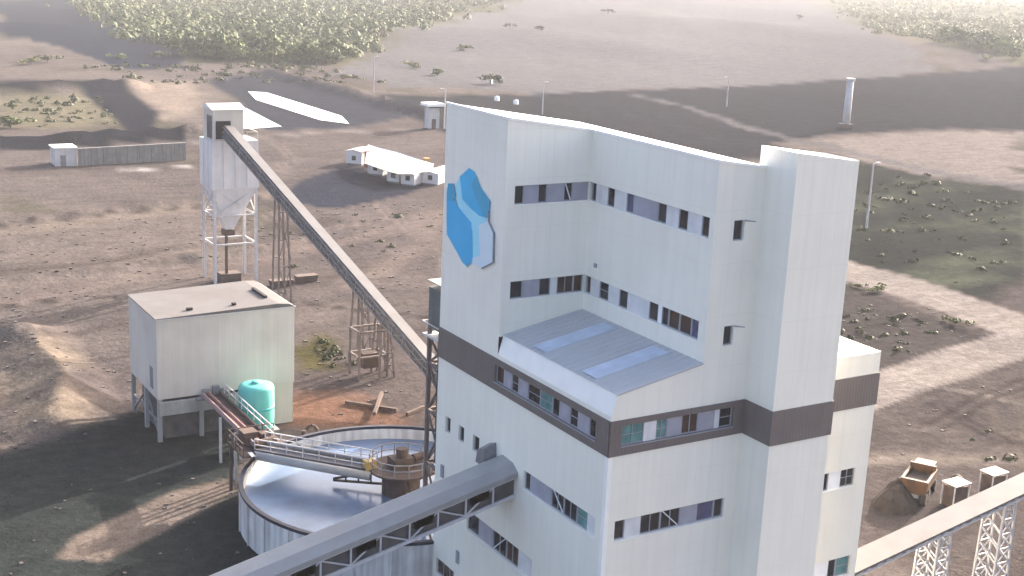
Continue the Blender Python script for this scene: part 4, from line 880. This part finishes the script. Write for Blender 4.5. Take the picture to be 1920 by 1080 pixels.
# centre drive
cd = thing('rake_drive', 'dark rusty rake drive platform at the centre of the round tank', 'machine', (2.9, 31.0, 4))
c = Vector((2.9, 31.2, 0))
mb = MB(); mb.lathe((c.x, c.y, 0), [(0.05, 4.2), (2.6, 4.2), (2.6, 4.35), (0.05, 4.35)], 24); mb.build('platform', 'rust', cd)
mb = MB(); mb.lathe((c.x, c.y, 0), [(1.5, 2.2), (1.5, 4.19)], 24); mb.build('feed_well', 'rust', cd)
mb = MB(); mb.box(c.x-.9, c.x+.8, c.y-.7, c.y+.7, 4.36, 5.2); mb.tube((c.x, c.y, 5.2), (c.x, c.y, 5.9), 0.45); mb.tube((c.x+1.0, c.y, 4.9), (c.x+2.0, c.y+.3, 4.9), 0.32); mb.build('gear_box', 'rust', cd)
mb = MB()
for i in range(14):
    a0, a1 = 2*math.pi*i/14, 2*math.pi*(i+1)/14; p0 = Vector((c.x+2.5*math.cos(a0), c.y+2.5*math.sin(a0), 0)); p1 = Vector((c.x+2.5*math.cos(a1), c.y+2.5*math.sin(a1), 0))
    mb.bar(p0+Vector((0, 0, 4.35)), p0+Vector((0, 0, 5.4)), 0.07)
    for z in (4.9, 5.4): mb.bar(p0+Vector((0, 0, z)), p1+Vector((0, 0, z)), 0.07)
mb.build('railing', 'steel', cd)
for a in (0.35, 0.35+math.pi*2/3, 0.35+math.pi*4/3):
    mb = MB(); dv = Vector((math.cos(a), math.sin(a), 0)); p0 = c+dv*1.4; p1 = c+dv*5.5
    for z, w in ((3.9, 0.16), (2.75, 0.16)): mb.bar(p0+Vector((0, 0, z)), p1+Vector((0, 0, 2.75 if z > 3 else 2.62)), w)
    for k in range(4):
        t_ = k/4; q0 = p0.lerp(p1, t_); mb.bar(q0+Vector((0, 0, 2.7)), q0+Vector((0, 0, 3.9-1.1*t_)), 0.1)
    mb.build('rake_arm', 'rust', cd)

# ------------------------------------------------------------------ site cabins
def cabin(x, y, z, w, l, h, ang, lab, two=False):
    t_ = bpy.data.objects.new('site_cabin', None); COL.objects.link(t_)
    t_.matrix_basis = Matrix.Identity(4)
    tag(t_, lab, 'cabin', 'white site cabins by the gravel yard')
    parts = []
    b = MB(); b.box(-w/2, w/2, 0, l, 0.35, h); parts.append(('wall', b, 'cabin'))
    b = MB(); b.add([(-w/2-.12, -.2, h), (w/2+.12, -.2, h), (w/2+.12, l+.1, h), (-w/2-.12, l+.1, h), (0, -.2, h+.35), (0, l+.1, h+.35)], [(0, 4, 5, 3), (4, 1, 2, 5), (0, 1, 4), (3, 5, 2), (3, 2, 1, 0)]); parts.append(('roof', b, 'cabinroof'))
    b = MB(); b.box(-w/2+.2, w/2-.2, .2, l-.2, 0, 0.35); parts.append(('skid', b, 'steel'))
    b = MB(); b.box(-0.45, 0.45, -0.06, -.002, 1.05, 1.95); wi = b
    for nm, b, m in parts: o = b.build(nm, m, t_); 
    f = wi.build('window', 'glass', t_)
    s = MB(); s.box(-0.55, 0.55, -.09, -.062, 0.97, 1.05); s.build('sill', 'cabin', f)
    b = MB(); b.box(-w/2-.04, -w/2-.002, l*.3, l*.3+.9, 0.4, 2.2); b.build('door', 'steel', t_)
    t_.matrix_basis = Matrix.Translation((x, y, z)) @ Matrix.Rotation(ang, 4, 'Z')
    return t_
ca = math.radians(-52)
for (x, y, w, l, lab) in ((70.1, 190.5, 3.6, 5.5, 'white site cabin standing apart at the left end of the row'), (68.9, 177.6, 3.3, 6.5, 'white site cabin first in the joined row, beside the gap'),
                       (68.6, 168.9, 2.6, 8.5, 'white site cabin third from the left of the cabin row'), (69.9, 165.3, 2.8, 9, 'white site cabin fourth from the left of the cabin row'), (74.4, 164.8, 3.4, 10, 'white site cabin at the right end of the row')):
    cabin(x, y, float(ground_z([x], [y])[0])-0.05, w, l, 2.35 if x < 70.05 or x > 71 else 2.9, ca, lab)
SHADE = [(66.7, 177.8, 2.5), (67.0, 168.7, 2.5), (67.8, 164.7, 2.5), (70.1, 164.1, 2.5), (75.4, 167.0, 2.5), (78.3, 170.9, 3.0), (76.4, 183.4, 3.6), (74.6, 193.5, 3.6)]
lr_ = thing('shade_roof', 'long cream sheet roof covering the joined site cabins', 'roof', (76, 176, 0))
mb = MB(); mb.add(SHADE, [tuple(range(8))])
mb.v += [(a, b, c-.1) for a, b, c in SHADE]; mb.f += [tuple(range(15, 7, -1))]+[(i, i+8, (i+1) % 8+8, (i+1) % 8) for i in range(8)]
mb.build('roof_sheet', 'cabinroof', lr_)
for x, y, z in (SHADE[5], SHADE[6], SHADE[7]):
    x, y, z = x-.3, y-.3, z-.12; mb = MB(); mb.bar((x, y, 0), (x, y, z), 0.15); mb.build('post', 'palesteel', lr_)
for x, y, m, lab in ((71.6, 187.0, 'redsteel', 'red brown post panel between the lone cabin and the row'), (84.5, 186, 'yellow', 'ochre crate behind the cabin row')):
    z = float(ground_z([x], [y])[0]); mb = MB(); mb.box(x-.6, x+.6, y-.4, y+.4, z-.1, z+(3.3 if m == 'redsteel' else 1.6)); mb.box(x-.7, x+.7, y-.5, y+.5, z+1.4, z+1.5)
    tag(mb.build('crate', m), lab, 'crate')

# guard hut, block house and retaining wall, stack, lamps
gh = thing('guard_hut', 'small pale hut with overhanging slab roof behind the left edge of the building', 'hut', (112.6, 237.8, 0))
mb = MB(); mb.box(111.2, 114.0, 236.6, 239.2, 0, 5.2); mb.build('wall', 'paleconcrete', gh); mb = MB(); mb.box(110.4, 114.9, 235.7, 240.1, 5.6, 6.3); mb.build('roof', 'trim', gh)
mb = MB(); mb.box(110.9, 114.3, 236.3, 239.5, 5.2, 5.6); mb.build('glazed_strip', 'glass', gh); mb = MB(); mb.box(111.9, 113.0, 236.5, 236.598, 0, 2.4); mb.build('door', 'rust', gh)
bh = thing('block_house', 'small white concrete block house at the end of the grey retaining wall', 'building', (15.3, 203, 0))
mb = MB(); mb.box(13.6, 17.6, 203, 207, 0, 3.5); mb.build('wall', 'paleconcrete', bh); mb = MB(); mb.box(13.4, 17.8, 202.8, 207.2, 3.5, 3.75); mb.build('roof', 'trim', bh); mb = MB(); mb.box(14.6, 15.6, 202.93, 202.998, 0.1, 2.2); mb.build('door', 'steel', bh)
rw = thing('retaining_wall', 'long grey concrete retaining wall running right from the white block house', 'wall', (30, 207, 0))
for i in range(9):
    x = 17.9+i*2.43; y = 202.4+i*0.32; mb = MB(); mb.hull8([(x, y, 0), (x+2.37, y+.31, 0), (x+2.3, y+.9, 0), (x-.07, y+.6, 0)], [(x, y+.15, 3.3), (x+2.37, y+.46, 3.3), (x+2.3, y+.9, 3.3), (x-.07, y+.6, 3.3)]); mb.build('wall_panel', 'wallgrey', rw)
mb = MB(); mb.bar((17.85, 202.78, 3.38), (39.8, 205.7, 3.38), 0.6, 0.15); mb.build('coping', 'wallgrey', rw)
st = thing('concrete_stack', 'thick pale concrete column standing on the dark flat right of the tower', 'column', (230.6, 213.3, 0))
mb = MB(); mb.tube((230.6, 213.3, -1), (230.6, 213.3, 13.2), 1.15, 0.95, 20); mb.build('shaft', 'paleconcrete', st, True); mb = MB(); mb.lathe((230.6, 213.3, 13.2), [(0.05, 0), (1.25, 0), (1.25, .7), (0.05, .7)], 20); mb.build('cap', 'paleconcrete', st); mb = MB(); mb.box(229.2, 232, 211.9, 214.7, -1, 1.2); mb.build('plinth', 'rust', st)
def lamp(x, y, h, lab, arm=1):
    z = float(ground_z([x], [y])[0]); t_ = thing('lamp_post', lab, 'lamp post', (x, y, z), 'tall lamp posts around the site')
    mb = MB(); mb.tube((x, y, z-.2), (x, y, z+h), 0.22, 0.12, 8); mb.build('pole', 'whitesteel', t_); mb = MB(); mb.bar((x, y, z+h), (x+arm*1.1, y, z+h+.15), 0.12); mb.box(x+arm*1.1-.4, x+arm*1.1+.4, y-.2, y+.2, z+h+.05, z+h+.22); mb.build('lamp_head', 'palesteel', t_)
lamp(131.2, 312.6, 10.8, 'thin pale lamp post beyond the ponds, left of the guard hut'); lamp(115.4, 236.4, 10.0, 'pale lamp post right beside the small guard hut', -1)
lamp(156.9, 256.4, 9.0, 'thin lamp post rising behind the white roof edge of the tower'); lamp(128.1, 104.3, 11.3, 'pale lamp post close behind the right edge of the tower', 1)
lamp(228, 262, 9.0, 'distant thin lamp post at the pale line across the dark flat', -1)
for i, (x, y, lab) in enumerate([(184, 333, 'small white tank by the bushes above the tower roof, farther one'), (160.5, 288, 'small white tank on dark ground just above the tower roof, left one'), (161.5, 278.5, 'small white tank on dark ground just above the tower roof, right one')]):
    z = float(ground_z([x], [y])[0]); t_ = thing('water_tank', lab, 'tank', (x, y, z)); mb = MB(); mb.lathe((x, y, z), [(.75, -.2), (.75, 1.1), (0.3, 1.35), (0.02, 1.35)], 16); mb.build('shell', 'trim', t_, True); mb = MB(); mb.lathe((x, y, z), [(0.02, 1.5), (0.28, 1.5), (0.28, 1.35)], 10); mb.build('lid', 'palesteel', t_)

# ------------------------------------------------------------------ loader, earth heap and canopies, lower right
ldr = thing('dump_truck', 'worn orange dump truck parked by the dark earth heap', 'truck', (45.3, 16.6, 0))
def L_(x, y, z): return (45.3+x*0.86-y*0.5, 16.6+x*0.5+y*0.86, z)
def obox(mb, x0, x1, y0, y1, z0, z1, tx=0):
    mb.hull8([L_(x0, y0, z0), L_(x1, y0, z0), L_(x1, y1, z0), L_(x0, y1, z0)], [L_(x0-tx, y0-tx, z1), L_(x1+tx, y0-tx, z1), L_(x1+tx, y1+tx, z1), L_(x0-tx, y1+tx, z1)])
mb = MB(); obox(mb, -2.6, 2.6, -.5, .5, .7, 1.0); mb.build('chassis', 'steel', ldr)
mb = MB(); obox(mb, -2.6, .9, -1.0, 1.0, 1.05, 1.3); obox(mb, -2.6, -2.45, -1.05, 1.05, 1.3, 2.3, .05); obox(mb, .8, .95, -1.05, 1.05, 1.3, 2.6, .05); obox(mb, -2.44, .79, -1.1, -.98, 1.3, 2.2, .05); obox(mb, -2.44, .79, .98, 1.1, 1.3, 2.2, .05); mb.build('tipper_body', 'orange', ldr)
mb = MB(); obox(mb, -2.3, .7, -.95, .95, 1.3, 1.9, -.1); mb.build('load', 'earth', ldr)
cabp = MB(); obox(cabp, 1.1, 2.6, -.95, .95, 1.0, 1.75); obox(cabp, 1.15, 2.45, -.9, .9, 1.75, 2.5, -.06); cabo = cabp.build('cab', 'orange', ldr)
mb = MB(); obox(mb, 2.40, 2.47, -.75, .75, 1.8, 2.35); mb.build('windscreen', 'glass', cabo)
for x in (-1.9, -.8, 1.9):
    for s in (-1, 1):
        mb = MB(); mb.tube(L_(x, s*.75, .5), L_(x, s*1.08, .5), .5, n=16); w = mb.build('wheel', 'rubber', ldr); mb = MB(); mb.tube(L_(x, s*1.05, .5), L_(x, s*1.1, .5), .25, n=12); mb.build('hub', 'orange', w)
def mound(name, x, y, rx, ry, h, m, lab, cat, seed, ang=0.0, fq=0.9):
    mb = MB(); n, k = 28, 9; vs = []; z0 = float(ground_z([x], [y])[0])
    for j in range(k+1):
        r_ = j/k
        for i in range(n):
            a = 2*math.pi*i/n; px, py = rx*r_*math.cos(a), ry*r_*math.sin(a); qx = x+px*math.cos(ang)-py*math.sin(ang); qy = y+px*math.sin(ang)+py*math.cos(ang)
            nn = float(fbm(np.array([qx*fq]), np.array([qy*fq]), 3, seed)[0]); rr = 1+0.25*(nn-.5)
            vs.append((x+(qx-x)*rr, y+(qy-y)*rr, z0-.15+h*(1-r_**1.6)*(0.6+0.8*nn)))
    fs = [(j*n+i, (j+1)*n+i, (j+1)*n+(i+1) % n, j*n+(i+1) % n) for j in range(k) for i in range(n)]
    mb.add(vs, fs); return tag(mb.build(name, m, None, fq < 0.5), lab, cat)
mound('earth_heap', 42.3, 16.2, 3.0, 2.0, 2.1, 'earth', 'dark brown earth heap between the building and the orange truck', 'heap', 500, .5)
mound('earth_heap', 47.8, 19.4, 3.0, 1.2, 1.2, 'earth', 'low dark earth heap behind the orange truck', 'heap', 540, .5)
mound('earth_heap', 51.2, 17.6, 1.4, 0.7, 0.7, 'earth', 'small dark heap between the two cream canopies', 'heap', 560, .5)
M['stone'] = mat('loose_stone', (0.085, 0.072, 0.065), 0.95, 0.3, 1)
M['sand'] = mat('pale_sand', (0.125, 0.098, 0.080), 0.95, 0.12, 0.6, bump=0.4, bscale=4)
def canopy(x, y, lab):
    t_ = thing('canopy', lab, 'canopy', (x, y, 0), 'cream canopies by the orange truck')
    mb = MB()
    mb.hull8([(x-1.05, y-.85, 2.0), (x+1.0, y-.75, 2.0), (x+1.05, y+.8, 2.0), (x-1.0, y+.75, 2.0)], [(x-1.05, y-.85, 2.08), (x+1.0, y-.75, 2.08), (x+1.05, y+.8, 2.08), (x-1.0, y+.75, 2.08)]); mb.build('roof_sheet', 'canopy', t_)
    for sx2 in (-.9, .9):
        for sy2 in (-.65, .65):
            mb = MB(); mb.bar((x+sx2, y+sy2, 0), (x+sx2, y+sy2, 2.0), 0.09); mb.build('post', 'palesteel', t_)
    mb = MB(); mb.box(x-.82, x+.82, y-.58, y+.58, 0, 1.75); mb.build('shade_fill', 'rust', t_)  # dark box painting the shade beneath the canopy roof
canopy(46.6, 13.8, 'flat cream canopy in front of the orange truck, nearer the building'); canopy(51.7, 14.1, 'flat cream canopy farther right along the pale conveyor')

# ------------------------------------------------------------------ plants
def crown_mesh(name, r, h, n, size, seed, m):
    rg_ = np.random.default_rng(seed); lob = [(rg_.normal(0, r*0.42, 2), rg_.uniform(0.35, 0.8)*h, rg_.uniform(.4, .62)*r) for _ in range(7)]
    mb = MB(); vs = []; fs = []
    for i in range(n):
        (lx, ly), lz, lr2 = lob[rg_.integers(len(lob))]
        d = rg_.normal(size=3); d /= np.linalg.norm(d); q = lr2*rg_.uniform(.55, 1.05)
        p = np.array([lx, ly, lz])+d*q*np.array([1, 1, .75]); p[2] = max(p[2], h*.12)
        nrm = d+rg_.normal(0, .5, 3); nrm /= np.linalg.norm(nrm); t_ = np.cross(nrm, rg_.normal(size=3)); t_ /= np.linalg.norm(t_); b = np.cross(nrm, t_)
        s = size*rg_.uniform(.6, 1.3); k = len(vs)
        vs += [tuple(p+t_*s), tuple(p+b*s*.7), tuple(p-t_*s*.9), tuple(p-b*s*.6)]; fs.append((k, k+1, k+2, k+3))
    me = bpy.data.meshes.new(name); me.from_pydata(vs, [], fs); me.materials.append(M[m]); return me
def trunk_mesh(name, h, r, seed):
    rg_ = random.Random(seed); mb = MB(); mb.tube((0, 0, -.4), (0.1, 0, h*.5), r, r*.6, 7)
    for k in range(4):
        a = k*1.6+rg_.random(); mb.tube((0.08, 0, h*(.3+.05*k)), (math.cos(a)*h*.25, math.sin(a)*h*.25, h*.72), r*.5, r*.15, 5)
    me = bpy.data.meshes.new(name); me.from_pydata(mb.v, [], mb.f); me.materials.append(M['bark']); return me
TREES = [(crown_mesh('tree_crown', 3.4, 6.5, 420, .55, 1, 'leaf'), trunk_mesh('tree_trunk', 6.5, .22, 1)), (crown_mesh('tree_crown', 4.2, 7.0, 480, .6, 2, 'leaf'), trunk_mesh('tree_trunk', 7, .26, 2)),
         (crown_mesh('tree_crown', 3.0, 5.2, 380, .5, 3, 'leaf_dry'), trunk_mesh('tree_trunk', 5.2, .2, 3)), (crown_mesh('tree_crown', 3.2, 6.0, 420, .52, 4, 'leaf_dark'), trunk_mesh('tree_trunk', 6, .2, 4))]
def plant(name, x, y, kind, s, lab, cat, group=None):
    z = float(ground_z([x], [y])[0]); t_ = bpy.data.objects.new(name, None); COL.objects.link(t_); t_.location = (x, y, z); t_.scale = (s, s, s*random.uniform(.85, 1.1)); t_.rotation_euler = (0, 0, random.uniform(0, 6.28))
    tag(t_, lab, cat, group)
    for nm, me in (('crown', TREES[kind][0]), ('trunk', TREES[kind][1])):
        o = bpy.data.objects.new(nm, me); COL.objects.link(o); o.parent = t_
    return t_
SHR = [(254.8,480.9,3,1.1,'large dark bush on the sandy plain, nearest the left woods'), (371.3,636.8,3,1.0,'dark bush far out on the sandy plain, left of the pair'), (343.8,559.2,3,.9,'low dark bush on the middle of the sandy plain'), (540.3,776.3,3,1.3,'dark bush farthest up the sandy plain'),
 (185.9,394.9,2,1.1,'yellowish bush behind the ponds at the edge of the plain'), (178.9,361.8,0,1.0,'green bush above the left corner of the white tower'), (171.1,428.4,3,.9,'dark bush at the foot of the left woods'), (96.6,71,2,.42,'olive bush on the road bank close to the tower'), (93.5,54.5,2,.42,'olive bush near the sharp bend of the dirt road'),
 (15.7,258.0,0,.9,'green bush at the left end of the pale bank'), (55.9,410.3,2,1.0,'yellow bush beside the dark flat at upper left, nearer the centre'), (48.9,401.3,2,.9,'yellow bush beside the dark flat at upper left, nearer the edge'), (102.8,440.4,3,.9,'dark bush at the end of the dark flat'), (85.0,430.5,0,.8,'green bush on the edge of the dark flat'),
 (14.3,73.2,2,.12,'low olive scrub behind the grey house, nearest it'), (16.3,77.0,0,.12,'low olive scrub behind the grey house, farther one'), (95.4,73.5,2,.28,'dry bush against the tower edge by the dirt road'), (787.0,833.9,3,1.3,'dark bush high on the right of the sandy plain'), (182.3,329.8,3,1.1,'dark bush above the white roof edge beside the pale tank'),
 (558.7,472.6,2,1.3,'yellow bush at the corner of the right woods'), (505.2,394.0,2,1.3,'yellow bush at the front of the right woods')]
for x, y, k, s, lab in SHR:
    b_ = plant('bush', x, y, k, s, lab, 'bush'); b_.scale.z *= .55; b_.location.z -= .25*s
def inside(poly, n, seed, bias=1.0, y0=0):
    P = np.array(poly); rg_ = np.random.default_rng(seed); out = []
    lo, hi = P.min(0), P.max(0)
    while len(out) < n:
        p = lo+(hi-lo)*rg_.random((4000, 2)); s = sdpoly(p[:, 0], p[:, 1], poly); d = np.hypot(p[:, 0]-CX, p[:, 1]-CY)
        ok = (s < -3) & (rg_.random(4000) < np.clip((480/d)**bias, 0, 1)); out += p[ok].tolist()
    return np.array(out[:n])
PL = inside(R['forestL'], 2600, 3, 2.4); PR = inside(R['forestR'], 1500, 4, 2.4)
dl = np.hypot(PL[:, 0]-CX, PL[:, 1]-CY); PL = PL[np.argsort(dl)]; dr = np.hypot(PR[:, 0]-CX, PR[:, 1]-CY); PR = PR[np.argsort(dr)]
for i, (x, y) in enumerate(PL[:150]): plant('tree', x, y, [0, 1, 2, 0, 3][i % 5], random.uniform(.4, 1.4), 'small bushy tree at the near edge of the green woods at upper left', 'tree', 'trees at the near edge of the left woods')
for i, (x, y) in enumerate(PR[:70]): plant('tree', x, y, [2, 0, 1, 2][i % 4], random.uniform(.45, 1.45), 'small yellow green tree at the near edge of the woods at upper right', 'tree', 'trees at the near edge of the right woods')
def wood(name, pts, seed, m):
    rg_ = np.random.default_rng(seed); V = []; F = []; z = ground_z(pts[:, 0], pts[:, 1]); base = 0
    for (x, y), zz_ in zip(pts, z):
        big_ = rg_.random()**2; r_ = 1.4+4.2*big_; h = 1.6+5.5*big_*rg_.uniform(.7, 1.2); n = 46
        d = rg_.normal(size=(n, 3)); d /= np.linalg.norm(d, axis=1)[:, None]; d[:, 2] = np.abs(d[:, 2])*.9
        p = d*np.array([r_, r_, h])*rg_.uniform(.55, 1.05, n)[:, None]+np.array([x, y, zz_+.4])
        t_ = rg_.normal(size=(n, 3)); t_ -= d*(t_*d).sum(1)[:, None]; t_ /= np.linalg.norm(t_, axis=1)[:, None]; b = np.cross(d, t_); s = rg_.uniform(.5, 1.2, n)[:, None]*(.55+.5*big_)
        q = np.stack([p+t_*s, p+b*s*.8, p-t_*s, p-b*s*.8], 1).reshape(-1, 3); V.append(q); F.append(np.arange(4*n).reshape(-1, 4)+base); base += 4*n
    V = np.concatenate(V); F = np.concatenate(F); me = bpy.data.meshes.new(name); me.from_pydata(V.tolist(), [], F.tolist()); me.materials.append(M[m])
    o = bpy.data.objects.new(name, me); COL.objects.link(o); o['kind'] = 'stuff'; return o
jl = rng.normal(0, 9, PL[150:].shape)*(rng.random((len(PL)-150, 1)) < .5); jr = rng.normal(0, 11, PR[70:].shape)*(rng.random((len(PR)-70, 1)) < .5)
wood('bush_woods', PL[150:]+jl, 5, 'leaf'); wood('bush_woods', PR[70:]+jr, 6, 'leaf_dry')
# scattered scrub on the waste ground
sc = []
for poly, n, sd_ in ((R['grassL'], 60, 8), (R['darkR'], 110, 9), ([[20, 100], [60, 120], [62, 150], [30, 150]], 16, 10), ([[60, 340], [150, 330], [150, 420], [60, 400]], 120, 12), ([[63, 42], [92, 48], [96, 78], [70, 60]], 40, 13), ([[9, 66], [19, 66], [20, 82], [12, 82]], 22, 14), ([[50, 24], [92, 38], [92, 20], [60, 8]], 30, 15)):
    sc.append(inside(poly, n, sd_, 0.0))
sc = np.concatenate(sc)
def scrub(pts):
    rg_ = np.random.default_rng(77); V = []; F = []; base = 0; z = ground_z(pts[:, 0], pts[:, 1])
    for (x, y), zz_ in zip(pts, z):
        r_ = rg_.uniform(.25, .7)*(1+max(0, math.hypot(x-CX, y-CY)-150)/180); n = 26
        d = rg_.normal(size=(n, 3)); d /= np.linalg.norm(d, axis=1)[:, None]; d[:, 2] = np.abs(d[:, 2])
        el_ = rg_.uniform(.5, 1.8); p = d*np.array([r_*el_, r_/el_*1.2, r_*rg_.uniform(.3, .9)])*rg_.uniform(.3, 1.15, n)[:, None]+np.array([x, y, zz_]); t_ = rg_.normal(size=(n, 3)); t_ -= d*(t_*d).sum(1)[:, None]; t_ /= np.linalg.norm(t_, axis=1)[:, None]; b = np.cross(d, t_); s = r_*.32
        q = np.stack([p+t_*s, p+b*s*.7, p-t_*s, p-b*s*.7], 1).reshape(-1, 3); V.append(q); F.append(np.arange(4*n).reshape(-1, 4)+base); base += 4*n
    V = np.concatenate(V); F = np.concatenate(F); me = bpy.data.meshes.new('scrub'); me.from_pydata(V.tolist(), [], F.tolist()); me.materials.append(M['leaf_scrub'])
    o = bpy.data.objects.new('scrub', me); COL.objects.link(o); o['kind'] = 'stuff'
scrub(sc)
# loose stones on the yards
def stones():
    rg_ = np.random.default_rng(5); V = []; F = []; base = 0
    for i in range(1400):
        x, y = rg_.uniform(-26, 100), rg_.uniform(24, 150)
        if (-2 < x < 27 and -4 < y < 50) or (-12 < x < 6 and 50 < y < 66): continue
        if math.hypot(x-TC[0], y-TC[1]) < TR+.8: continue
        if min(sdpoly(np.array([x]), np.array([y]), R[k])[0] for k in ('roadV1', 'roadV2')) < 0.5: continue
        s = rg_.uniform(.04, .11)*(1+math.hypot(x-CX, y-CY)/160); z = float(ground_z([x], [y])[0])
        c8 = np.array([(a, b, c) for c in (-.4, .7) for a, b in ((-1, -1), (1, -1), (1, 1), (-1, 1))])*s*rg_.uniform(.6, 1.1, (8, 3))+np.array([x, y, z]); V.append(c8); F.append(np.array([(4, 5, 6, 7), (0, 1, 5, 4), (1, 2, 6, 5), (2, 3, 7, 6), (3, 0, 4, 7)])+base); base += 8
    V = np.concatenate(V); F = np.concatenate(F); me = bpy.data.meshes.new('loose_stones'); me.from_pydata(V.tolist(), [], F.tolist()); me.materials.append(M['stone'])
    o = bpy.data.objects.new('loose_stones', me); COL.objects.link(o); o['kind'] = 'stuff'
stones()

# ------------------------------------------------------------------ haze over the site
mb = MB(); mb.box(-9300, 9300, -9300, 9300, -14, 47)
hz = mb.build('haze', M['white']); hz['kind'] = 'stuff'
hm = bpy.data.materials.new('haze_air'); hm.use_nodes = True; hn = hm.node_tree.nodes; hn.remove(hn['Principled BSDF'])
pv = hn.new('ShaderNodeVolumePrincipled'); pv.inputs['Color'].default_value = (0.93, 0.95, 1.0, 1); pv.inputs['Density'].default_value = 0.00015; pv.inputs['Anisotropy'].default_value = 0.0
hm.node_tree.links.new(pv.outputs['Volume'], hn['Material Output'].inputs['Volume'])
hz.data.materials.clear(); hz.data.materials.append(hm)
